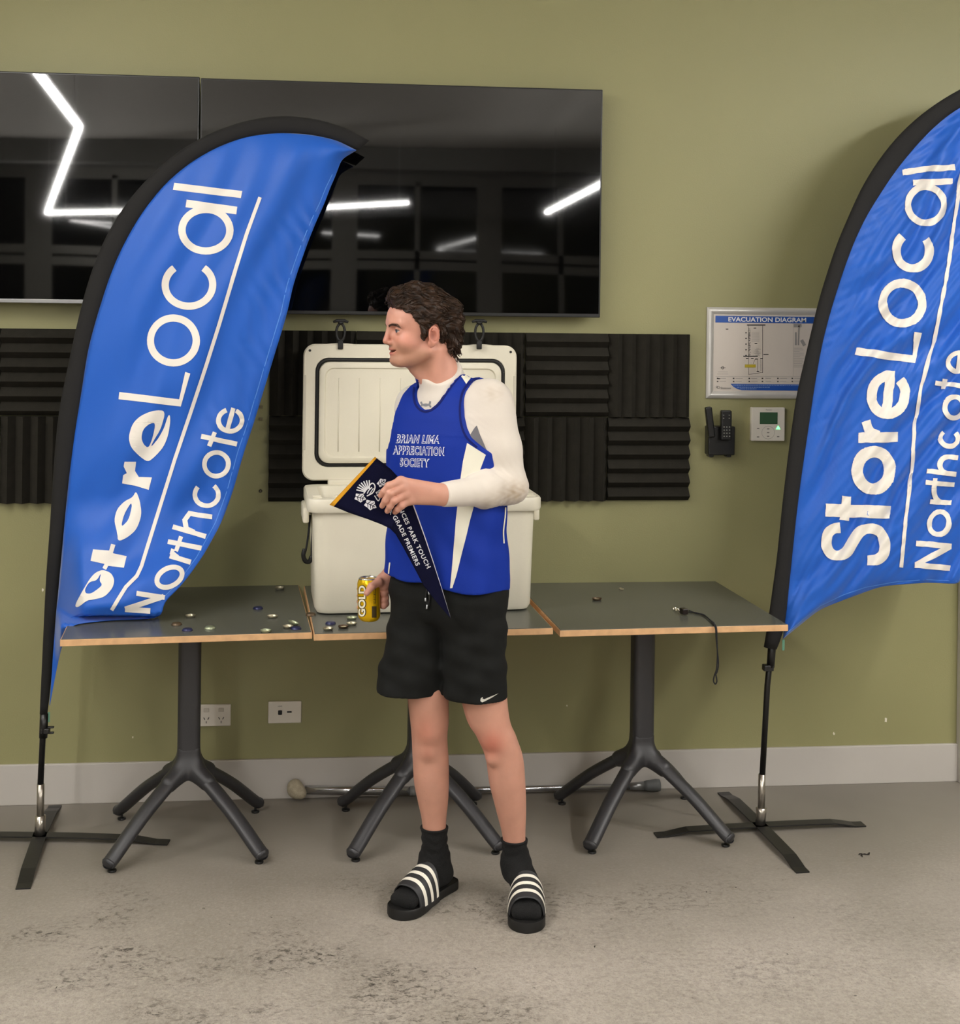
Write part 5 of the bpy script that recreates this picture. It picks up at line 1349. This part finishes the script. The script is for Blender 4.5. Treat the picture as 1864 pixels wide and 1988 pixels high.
rhv, rhq = nets(hand_right, CANC+np.array([-.07, -.08, -.08]), CANC+np.array([.14, .12, .13]), 0.0021, 1)
# ---- legs
LEG_L = [(920, 1180, -.965, .080), (925, 1250, -.965, .078), (945, 1385, -.962, .0635), (964, 1430, -.958, .0575), (979, 1470, -.948, .0545), (985, 1520, -.938, .0525), (992, 1570, -.925, .0445), (998, 1625, -.910, .0335), (1002, 1690, -.902, .030)]
LEG_R = [(824, 1180, -.89, .078), (826, 1250, -.895, .075), (831, 1352, -.905, .0605), (834, 1400, -.903, .0560), (834, 1430, -.896, .0520), (836, 1470, -.888, .0525), (838, 1520, -.880, .0510), (841, 1560, -.870, .0435), (843, 1600, -.862, .0350), (845, 1690, -.850, .030)]
def leg_table(ch):
    pts = [np.r_[W(x, y, Y), r] for x, y, Y, r in ch]; T_ = np.array(catmull(pts, 8)); return T_[::-1]
LT_L, LT_R = leg_table(LEG_L), leg_table(LEG_R)
def legd(P, T_, off=0.0):
    z = P[:, 2]; cx, cy, r = (np.interp(z, T_[:, 2], T_[:, k]) for k in (0, 1, 3)); cz_ = np.clip(z, T_[0, 2], T_[-1, 2])
    return (np.sqrt((P[:, 0]-cx)**2+(P[:, 1]-cy)**2+(z-cz_)**2)-r-off)*0.97
def legs_sdf(P):
    d = None
    for T_, kn, s in ((LT_L, knL, 1), (LT_R, knR, -1)):
        l = legd(P, T_)
        l = sm(l, el(P, kn+np.array([-.004*s, -.034, .004]), (.028, .026, .034)), .02)     # kneecap
        l = sm(l, el(P, kn+np.array([0, -.030, -.055]), (.018, .018, .020)), .02)
        d = l if d is None else np.minimum(d, l)
    return np.maximum(d, P[:, 2]-0.80)
lo = np.array([OB[0]-0.22, -1.12, 0.12]); hi = np.array([OB[0]+0.30, -0.72, 0.86])
lv, lq = nets(legs_sdf, lo, hi, 0.0042, 1)
def bodycol(v):
    c = skincol(v); low = v[:, 2] < 1.3
    c[low] = C3('#c08d79'); g = lambda p, r: np.exp(-(((v-p)/np.array(r))**2).sum(1))[:, None]
    for p, r, h, k in ((knL+np.array([-.005, -.04, -.005]), (.032, .06, .040), '#b8604c', .75), (knR+np.array([-.01, -.04, .015]), (.03, .06, .045), '#a8604a', .6), (knR+np.array([-.005, -.045, -.055]), (.02, .05, .022), '#8a4f3c', .5),
                       (wrL+np.array([-.085, -.02, .02]), (.05, .05, .016), '#bb7b68', .35), (W(770, 980, -1.22), (.03, .05, .03), '#bd7d6c', .35), (CANC, (.09, .09, .09), '#c98b7c', .4)):
        w_ = g(p, r)*k*low[:, None]; c = c*(1-w_)+C3(h)*w_
    n = np.sin(v[:, 2]*300+np.sin(v[:, 0]*500)*2)*np.sin(v[:, 0]*700); sp = (n > 0.93) & (v[:, 0] < knR[0]+.012) & (v[:, 0] > knR[0]-.02) & (v[:, 2] < .5) & (v[:, 2] > .24) & (v[:, 1] < knR[1]-.01)
    c[sp] = c[sp]*0.6+C3('#6b3a2c')*0.4
    return c
def core_sdf(P):
    """the body under the clothes, joining head, arms and legs into one figure"""
    d = sm(torso(P)+0.006, armL(P)+0.006, 0.03); d = sm(d, armR(P)+0.006, 0.03)
    wd = (wrL-elL)/np.linalg.norm(wrL-elL); d = np.maximum(d, (P-(wrL-wd*0.03))@wd)
    wd = (wrR-elR)/np.linalg.norm(wrR-elR); d = np.maximum(d, (P-(wrR-wd*0.03))@wd)
    for hp in (hiL, hiR): d = sm(d, rc(P, hp+np.array([0, 0, -.02]), hp+np.array([0, 0, .06]), .066, .07), .03)
    return d
kv, kq = nets(core_sdf, np.array([OB[0]-0.32, -1.35, 0.74]), np.array([OB[0]+0.34, -0.62, 1.60]), 0.0083, 1)
def union(parts):
    obs = []
    for v, q in parts:
        me = bpy.data.meshes.new('u'); me.from_pydata(v.tolist(), [], q.tolist()); o = bpy.data.objects.new('u', me); col.objects.link(o); obs.append(o)
    a = obs[0]
    for b in obs[1:]:
        md = a.modifiers.new('b', 'BOOLEAN'); md.operation = 'UNION'; md.object = b
        try: md.solver = 'MANIFOLD'
        except TypeError: md.solver = 'EXACT'
    bpy.context.view_layer.update(); dg = bpy.context.evaluated_depsgraph_get(); me = bpy.data.meshes.new_from_object(a.evaluated_get(dg))
    for o in obs: m_ = o.data; bpy.data.objects.remove(o); bpy.data.meshes.remove(m_)
    return me
um = union([(kv, kq), (hv_, hq_), (lhv, lhq), (rhv, rhq), (lv, lq)])
if len(um.vertices) > len(hv_)+len(lv):
    um.name = 'body'; um.materials.clear(); um.materials.append(SKIN)
    co = np.empty(len(um.vertices)*3, np.float32); um.vertices.foreach_get('co', co); co = co.reshape(-1, 3).astype(float)
    cc_ = np.ones((len(co), 4), np.float32); cc_[:, :3] = bodycol(co); a_ = um.color_attributes.new('tint', 'FLOAT_COLOR', 'POINT'); a_.data.foreach_set('color', cc_.ravel())
    body = link('body', um, man, True); body.matrix_parent_inverse = man.matrix_basis.inverted()
else:
    body = net_obj('body', [(kv, kq), (hv_, hq_), (lhv, lhq), (rhv, rhq), (lv, lq)], SKIN, man, bodycol)
eyes_and_brows(body)

# ---- hair
HAIR = mat('brown_hair', '#2b1a0d', 0.5, noise=0.6, nscale=60, bump=0.5, bscale=180, spec=0.3)
hp_ = [(.118, .135), (.113, .098), (.100, .082), (.082, .074), (.063, .060), (.050, .046), (.042, .030), (.035, .006), (.029, -.006), (.023, .000), (.014, .022), (.004, .034), (-.012, .034), (-.022, .018), (-.026, -.014), (-.030, -.034), (-.044, -.050), (-.058, -.064), (-.085, -.070), (-.14, -.06), (-.14, .17), (.118, .17)]
def hair_sdf(P):
    q = HL_(P)
    d = el(q, (.008, 0, .052), (.102, .081, .092))
    d = sm(d, el(q, (.052, 0, .058), (.066, .066, .058)), .02)
    d = sm(d, el(q, (.074, .006, .108), (.044, .048, .026)), .016)      # quiff
    d = sm(d, el(q, (.030, 0, .124), (.055, .052, .026)), .02)
    d = sm(d, el(q, (.018, 0, .018), (.050, .0795, .045)), .01); d = sm(d, el(q, (-.070, 0, -.012), (.030, .058, .052)), .02)    # mullet
    d = sm(d, el(q, (-.072, .006, .050), (.030, .060, .060)), .02)
    w1 = np.sin(q[:, 0]*95+q[:, 2]*60+2.2*np.sin(q[:, 2]*70+q[:, 1]*40)); w2 = np.sin((q[:, 2]*190-q[:, 0]*60)+3*np.sin(q[:, 0]*55+q[:, 1]*30)); w3 = np.sin(q[:, 2]*420-q[:, 0]*120+2*np.sin(q[:, 0]*130))
    d = d+0.0032*w1+0.0024*w2+0.0010*w3
    sp = sdpoly(q[:, 0], q[:, 2]+0.004*np.sin(q[:, 0]*260), hp_)
    # the hairline runs higher at the middle of the forehead
    return sx(d, sp, 0.003)
av, aq = nets(hair_sdf, HC-np.array([.15, .13, .11]), HC+np.array([.14, .13, .18]), 0.0026, 0)
hair = net_obj('hair', [(av, aq)], HAIR, man)
rr = random.Random(11); lk = MB()
hb = BVHTree.FromPolygons([Vector(p) for p in av], [tuple(map(int, q)) for q in aq])
def lock(root, d0, L, r, curl, n=8, stick=True):
    """a tapering strand bundle that follows the scalp"""
    p = Vector(root); d = Vector(d0).normalized(); pts = []; ax = Vector((rr.uniform(-1, 1), rr.uniform(-1, 1), rr.uniform(-1, 1))).normalized(); ph = rr.random()*6
    for i in range(n):
        pts.append(p.copy()); d = (d+ax*curl*math.sin(ph+i*0.9)).normalized(); p = p+d*(L/n)
        if stick:
            loc, nn, _, dist = hb.find_nearest(p)
            if loc is not None: p = p*0.25+(loc+nn*0.0022)*0.75
    lk.tube(pts, [r*(1-0.85*(i/(n-1))**1.5) for i in range(n)], 5, flat=0.6)
idx = rr.sample(range(len(av)), 950)
for i in idx:
    p = av[i]; q = HL_(np.array([p], np.float32))[0]
    if q[0] > 0.06: dl = np.array([rr.uniform(-1, .1), rr.uniform(-.6, .6), rr.uniform(-.1, .5)])
    elif q[2] > 0.03: dl = np.array([-1, rr.uniform(-.3, .3), rr.uniform(-.5, .15)])
    else: dl = np.array([-.5, rr.uniform(-.3, .3), -1])
    lock(p, dl@RH, rr.uniform(.025, .05), rr.uniform(.0013, .0028), rr.uniform(.15, .5))
for k in range(34):   # curls at the nape
    q = np.array([rr.uniform(-.10, -.045), rr.uniform(-.03, .065), rr.uniform(-.055, -.02)]); lock(hb.find_nearest(Vector(Hw(q)))[0], np.array([-.35, rr.uniform(-.2, .3), -1])@RH, rr.uniform(.025, .04), .0034, rr.uniform(.6, 1.0), 9, False)
for k in range(26):   # loose fringe
    q = np.array([rr.uniform(.075, .105), rr.uniform(-.02, .05), rr.uniform(.088, .118)]); lock(Hw(q), np.array([.7, rr.uniform(-.3, .5), rr.uniform(-.8, .4)])@RH, rr.uniform(.014, .028), .0024, rr.uniform(.4, .9), 7, False)
lock(Hw((.100, .020, .086)), np.array([-.3, .8, -.35])@RH, .040, .0012, .1, 8, False); lock(Hw((.096, .026, .086)), np.array([-.5, .8, -.45])@RH, .034, .0010, .1, 8, False)
hl_ = lk.build('hair_locks', HAIR, hair, smooth=True); hl_['kind'] = 'stuff'
bwm = MB()
bb_ = bvh_of(body)
for s in (1, -1):
    for k in range(70):
        t = k/69; q = Vector(Hw((.112-.020*t*t-.004*t, s*(.010+.036*t), .0295+.006*math.sin(t*2.6)+rr.uniform(-.0028, .0028)))); loc, nn, _, _ = bb_.find_nearest(q)
        d = Vector(np.array([-.25*t, s*.8, .45-.9*t])@RH).normalized(); loc = loc+nn*.0006; bwm.tube([loc-d*.002, loc+d*.003+nn*.0006, loc+d*.0075+nn*.0002], [.0008, .0007, .0003], 4)
bwo = bwm.build('eyebrows', mat('brow_hair', '#4a3324', 0.6), hair); bwo['kind'] = 'stuff'

# ---- socks and slides
def foot(kn, an, toe, heel, nm, T_):
    toe = np.array(toe); heel = np.array(heel); d = toe-heel; L = np.linalg.norm(d[:2]); d = np.array([d[0], d[1], 0])/L; n = np.array([-d[1], d[0], 0]); SOLE = .024
    ank = np.array([an[0], an[1]+.004, .105]); ball = heel+d*(L*.70)+np.array([0, 0, SOLE+.024]); toes = heel+d*(L*.88)+np.array([0, 0, SOLE+.015]); hl2 = heel+d*(.045)+np.array([0, 0, SOLE+.030])
    tz_ = W(843, 1605, -.861)[2] if nm == 'R' else W(998, 1629, -.909)[2]
    top = np.array([np.interp(tz_, T_[:, 2], T_[:, 0]), np.interp(tz_, T_[:, 2], T_[:, 1]), tz_]); low = T_[0, :3]; rt = np.interp(tz_, T_[:, 2], T_[:, 3])
    def f(P):
        s_ = sm(legd(P, T_, .005), rc(P, low, ank, .037, .040), .02); s_ = sm(s_, rc(P, ank, hl2, .038, .030), .02)
        s_ = sm(s_, rc(P, ank+d*.02+np.array([0, 0, -.012]), ball, .034, .026), .02)
        for k, r in ((-.026, .017), (-.009, .018), (.010, .019), (.024, .018)): s_ = sm(s_, rc(P, ball+n*k*0.8, toes+n*k, .022, r), .012)
        s_ = sm(s_, rc(P, hl2, ball+np.array([0, 0, -.004]), .029, .026), .02)
        w_ = 0.0014*np.sin(P[:, 2]*230+3*np.sin(P[:, 0]*60))*np.clip((P[:, 2]-.09)/.05, 0, 1)
        return np.maximum(np.maximum(s_+w_, P[:, 2]-top[2]), SOLE-P[:, 2])
    v, q = nets(f, np.minimum(np.minimum(toe, heel), top)-np.array([.07, .07, 0]), np.maximum(np.maximum(toe, heel), top)+np.array([.07, .07, .03]), .0035, 1)
    so = net_obj('sock', [(v, q)], SOCK, man)
    cf = MB(); 
    ring_ = [top+np.array([(rt+.004)*math.cos(a), (rt+.004)*math.sin(a), -.002]) for a in [2*PI*i/26 for i in range(27)]]; cf.tube(ring_, .0035, 6, caps=False); cf.build('sock_cuff', SOCK, so, smooth=True)
    # slide: moulded foot bed and a striped band
    sl = bpy.data.objects.new('slide', None)
    prof = [(0, .003), (.010, .015), (.035, .026), (.10, .033), (.28, .031), (.48, .035), (.66, .045), (.80, .048), (.90, .042), (.965, .027), (.99, .014), (1.0, .003)]
    out = []
    T_ = catmull([(p[0], p[1], 0) for p in prof], 4)
    for p in T_: out.append((p[0]*(L+.022)-.011, p[1]))
    loop = [(s_, w_) for s_, w_ in out]+[(s_, -w_) for s_, w_ in out[::-1]]
    rg = []
    for z, sc_ in ((0.0, 1.04), (.003, 1.1), (.017, 1.1), (.023, 1.09), (.025, 1.05), (.022, .98)):
        rg.append([heel+d*(L/2+(s_-L/2)*(.985+.015*sc_))+n*w_*sc_+np.array([0, 0, z+(.004*((s_/L)**2) if z > .01 else 0)]) for s_, w_ in loop])
    so2 = smooth_by_angle(MB().rings(rg).build('slide', mat('black_slide_foam', '#0d0c0b', 0.6, bump=0.1, bscale=300), man), .8)
    bs = bvh_of(so); STR = mat('white_stripe', '#e4dfd2', 0.5); BND = mat('dark_grey_strap', '#2a2a2c', 0.55, bump=0.1, bscale=400)
    s0, s1 = L*.47, L*.83
    def arc(s_, a, r_=0.0):
        hw = .0500+.004*math.sin(PI*(s_-s0)/(s1-s0)); c = heel+d*s_; hh = .074-.34*max(0, s_-s0)+.0; hh = max(.052, SOLE+.062-.30*(s_-s0)/(L*.34)*.10)
        hh = SOLE+.086-.030*((s_-s0)/(s1-s0)); e = 0.80
        x = math.copysign(abs(math.cos(a))**e, math.cos(a)); y = max(0, math.sin(a))**e
        return c+n*x*(hw+r_)+np.array([0, 0, .010+(hh-.010+r_)*y])
    rows = []; ns, na = 12, 26
    for i in range(ns+1):
        s_ = s0+(s1-s0)*i/ns; rows.append([arc(s_+.012*(math.sin(PI*j/na)-0.5)*(-1 if i == 0 else 1), PI*j/na) for j in range(na+1)])
    vs = [p for r in rows for p in r]; k = na+1; N_ = len(vs); vs += [arc(s0+(s1-s0)*i/ns, PI*j/na, -.0035) for i in range(ns+1) for j in range(na+1)]; fs = []
    for i in range(ns):
        for j in range(na): a = i*k+j; fs.append((a, a+1, a+k+1, a+k)); fs.append((N_+a, N_+a+k, N_+a+k+1, N_+a+1))
    for i in range(ns):
        for j in (0, na): a = i*k+j; fs.append((a, a+k, N_+a+k, N_+a))
    for j in range(na):
        for i in (0, ns): a = i*k+j; fs.append((a, a+1, N_+a+1, N_+a))
    st = build('strap', vs, fs, BND, so2, smooth=True)
    for fr in (.16, .46, .76):
        a_ = [arc(s0+(s1-s0)*(fr-.062), PI*j/na, .0014) for j in range(1, na)]; b_ = [arc(s0+(s1-s0)*(fr+.062), PI*j/na, .0014) for j in range(1, na)]
        vs = a_+b_; m = len(a_); build('stripe', vs, [(j, j+1, m+j+1, m+j) for j in range(m-1)], STR, so2, smooth=True)
    return so2
foot(knR, anR, (.222, -1.012, 0), (.392, -.800, 0), 'R', LT_R)
foot(knL, anL, (.575, -1.128, 0), (.612, -.862, 0), 'L', LT_L)

# ================================================================== THE CAN IN HIS RIGHT HAND
YCAN = mat('yellow_can_print', '#dcb000', 0.3, metal=0.55, noise=0.06, nscale=40)
can = empty('drink_can', (CANC[0], CANC[1], W(718, 1204, CANC[1])[2]), 'yellow drink can with white upright lettering held in his right hand', 'can')
cz0 = W(718, 1204, CANC[1])[2]; cz1 = W(716, 1121, CANC[1])[2]; ch_ = cz1-cz0; R0 = .0330
tilt_u = np.array([-0.03, 0.0, 1.0])
lt = MB().lathe([(.0235, 0.0), (.0262, .0018), (.0315, .010), (R0, .016), (R0, ch_-.018), (.0315, ch_-.011), (.0285, ch_-.004)], (0, 0, 0), 40)
def tilt(o_): o_.v = [tuple(np.array(p)+np.array([-(p[2]-0)*0.03+CANC[0], CANC[1], cz0])) for p in o_.v]; return o_
cb_ = smooth_by_angle(tilt(lt).build('can_body', YCAN, can), .6)
CAL = mat('can_aluminium', '#c9c6bd', 0.25, metal=0.95)
tilt(MB().lathe([(.0286, ch_-.0045), (.0278, ch_-.001), (.0262, ch_), (.0250, ch_-.002), (.0245, ch_-.005), (.001, ch_-.005)], (0, 0, 0), 40)).build('can_lid', CAL, can, smooth=True)
tilt(MB().tube([(-.012, -.002, ch_-.003), (-.004, 0, ch_+.001), (.006, .002, ch_+.005)], [.005, .0075, .005], 10, flat=0.25)).build('ring_pull', CAL, can, smooth=True)
bvC = bvh_of(cb_)
decal('lettering_outline', [text_on('GOLD', (709.5, 1198), (710, 1136), 13.5, offset=0.085)], bvC, mat('dark_can_print', '#3c2f12', 0.4), cb_, 0.0004, 3)
decal('lettering', [text_on('GOLD', (708.5, 1197), (709, 1137), 12.5, offset=0.035)], bvC, mat('white_can_print', '#e2dcc6', 0.4), cb_, 0.0006, 3)
decal('code_panel', [poly_shape([(722, 1177), (731, 1177), (731, 1199), (722, 1199)])], bvC, mat('dark_can_print', '#3c2f12', 0.4), cb_, 0.0006, 3)
fp = [ribbon_shape([(725, 1148+k*3.2), (725+1.5+(k % 3), 1148+k*3.2)], 1.2) for k in range(8)]+[ribbon_shape([(728.5, 1140), (728.5, 1172)], 1.0)]
decal('small_print', fp, bvC, mat('dark_can_print', '#3c2f12', 0.4), cb_, 0.0006, 3)

# ================================================================== THE PENNANT
NV = mat('navy_felt', '#060724', 0.9, noise=0.1, nscale=60, bump=0.3, bscale=600, spec=0.15); GO = mat('gold_band', '#d99a12', 0.6); PWH = mat('pennant_white_print', '#d8d7dc', 0.6)
PL = [(640, 980), (676, 995), (714, 1008), (740, 1018), (757, 1026), (768, 1037), (783, 1063), (803, 1100), (823, 1138), (850, 1172), (875, 1201)]
PRr = [(728, 887), (744, 899), (759, 911), (773, 926), (788, 948), (800, 970), (812, 1003), (825, 1040), (841, 1088), (858, 1142), (875.5, 1201)]
pen = empty('pennant', W(740, 960, -1.20), 'navy triangular pennant with a gold end band held in his left hand', 'pennant')
def Ypen(s, t):
    # held almost upright, folding forward over his fingers and hanging back towards the hip
    return -1.202+0.012*math.sin(PI*t)*math.sin(PI*min(1, s*1.6))+(0.0 if s < .42 else (0.095*min(1, (s-.42)/.4)))-0.03*math.sin(PI*min(1, s/.45))*0-0.015*(1-min(1, s/.3))
def pmesh(s0, s1, t0=0.0, t1=1.0, off=0.0, n=60, m=14, th=.0018):
    S = np.linspace(0, 1, len(PL)); A_ = np.array(PL, float); B_ = np.array(PRr, float); vs = []
    for i in range(n+1):
        s = s0+(s1-s0)*i/n; a = np.array([np.interp(s, S, A_[:, k]) for k in (0, 1)]); b = np.array([np.interp(s, S, B_[:, k]) for k in (0, 1)])
        for j in range(m+1): t = t0+(t1-t0)*j/m; p = a+(b-a)*t; vs.append(W(p[0], p[1], Ypen(s, t)-off))
    N_ = len(vs); k = m+1; vs += [v+np.array([0, th, 0]) for v in vs]; fs = []
    for i in range(n):
        for j in range(m): q = i*k+j; fs.append((q, q+1, q+k+1, q+k)); fs.append((N_+q, N_+q+k, N_+q+k+1, N_+q+1))
        for q, fl_2 in ((i*k, 0), (i*k+m, 1)): fs.append((q, q+k, N_+q+k, N_+q))
    for j in range(m):
        for q in (j, n*k+j): fs.append((q, q+1, N_+q+1, N_+q))
    return vs, fs
ft = build('felt', *pmesh(0.0, 1.0), NV, pen, smooth=True)
build('end_band', *pmesh(-0.0, 0.022, off=.0012, n=4, th=.004), GO, pen, smooth=True)
bvP = bvh_of(ft)
build('white_edging', *pmesh(.44, .998, .975 if False else .955, 1.0, off=.0008, n=40, m=2, th=.003), PWH, pen, smooth=True)
crest = []
for k in range(7): a = math.radians(200+k*13); c = np.array([716, 957]); crest.append(ribbon_shape([c+np.array([math.cos(a), math.sin(a)])*8, c+np.array([math.cos(a-.1), math.sin(a-.1)])*25], 2.4))
crest += [rb([(706, 958), (712, 950), (722, 938), (728, 944), (724, 956), (712, 963)], 2.2), rb([(713, 958), (716, 952), (722, 946)], 2), rb([(717, 960), (722, 952), (725, 948)], 1.6)]
veins = []
for cx, cy, a0, s_ in ((741, 937, -38, .95), (699, 966, 15, 1.1), (719, 980, 25, 1.2), (737, 957, -20, .8)):
    c, s2 = math.cos(math.radians(a0)), math.sin(math.radians(a0))
    def tr(p): return (cx+(p[0]*c-p[1]*s2)*s_, cy+(p[0]*s2+p[1]*c)*s_)
    crest.append(poly_shape([tr((11*(1-.26*abs(math.sin(2.5*a)))*math.cos(a), 8.6*(1-.26*abs(math.sin(2.5*a)))*math.sin(a))) for a in [2*PI*k/40 for k in range(40)]]))
    veins.append(ribbon_shape([tr((-9, 0)), tr((8, 0))], 1.3))
    for q in (-5, 0, 4): veins += [ribbon_shape([tr((q, 0)), tr((q+3.2, -5.5))], 1.3), ribbon_shape([tr((q, 0)), tr((q+3.2, 5.5))], 1.3)]
crest.append(rb([(727, 962), (734, 972), (738, 966)], 2))
decal('thistle_crest', crest, bvP, PWH, ft, .0008, 4)
decal('crest_veins', veins, bvP, NV, ft, .0012, 4)
def text_curve(s, pts, height, **kw):
    P = catmull([np.array(p, float) for p in pts], 12); P = np.array(P); D_ = np.r_[0, np.cumsum(np.linalg.norm(np.diff(P, axis=0), axis=1))]
    v, f = text_shape(s, 1.0, **kw); x0, x1 = v[:, 0].min(), v[:, 0].max(); t = (v[:, 0]-x0)/(x1-x0)*D_[-1]
    px_ = np.interp(t, D_, P[:, 0]); py_ = np.interp(t, D_, P[:, 1]); e = .5
    ux = np.interp(t+e, D_, P[:, 0])-np.interp(t-e, D_, P[:, 0]); uy = np.interp(t+e, D_, P[:, 1])-np.interp(t-e, D_, P[:, 1]); l = np.hypot(ux, uy)+1e-9
    h = v[:, 1]/0.73*height; return np.stack([px_+uy/l*h, py_-ux/l*h], 1), f
decal('pennant_words', [text_curve('PRINCES PARK TOUCH', [(762, 972), (776, 993), (793, 1030), (811, 1068), (829, 1104)], 8.5, offset=.02, spacing=1.15), text_curve('A GRADE PREMIERS', [(752, 994), (762, 1004), (776, 1030), (791, 1062), (808, 1099)], 8.5, offset=.02, spacing=1.15)], bvP, PWH, ft, .0008, 3.5)
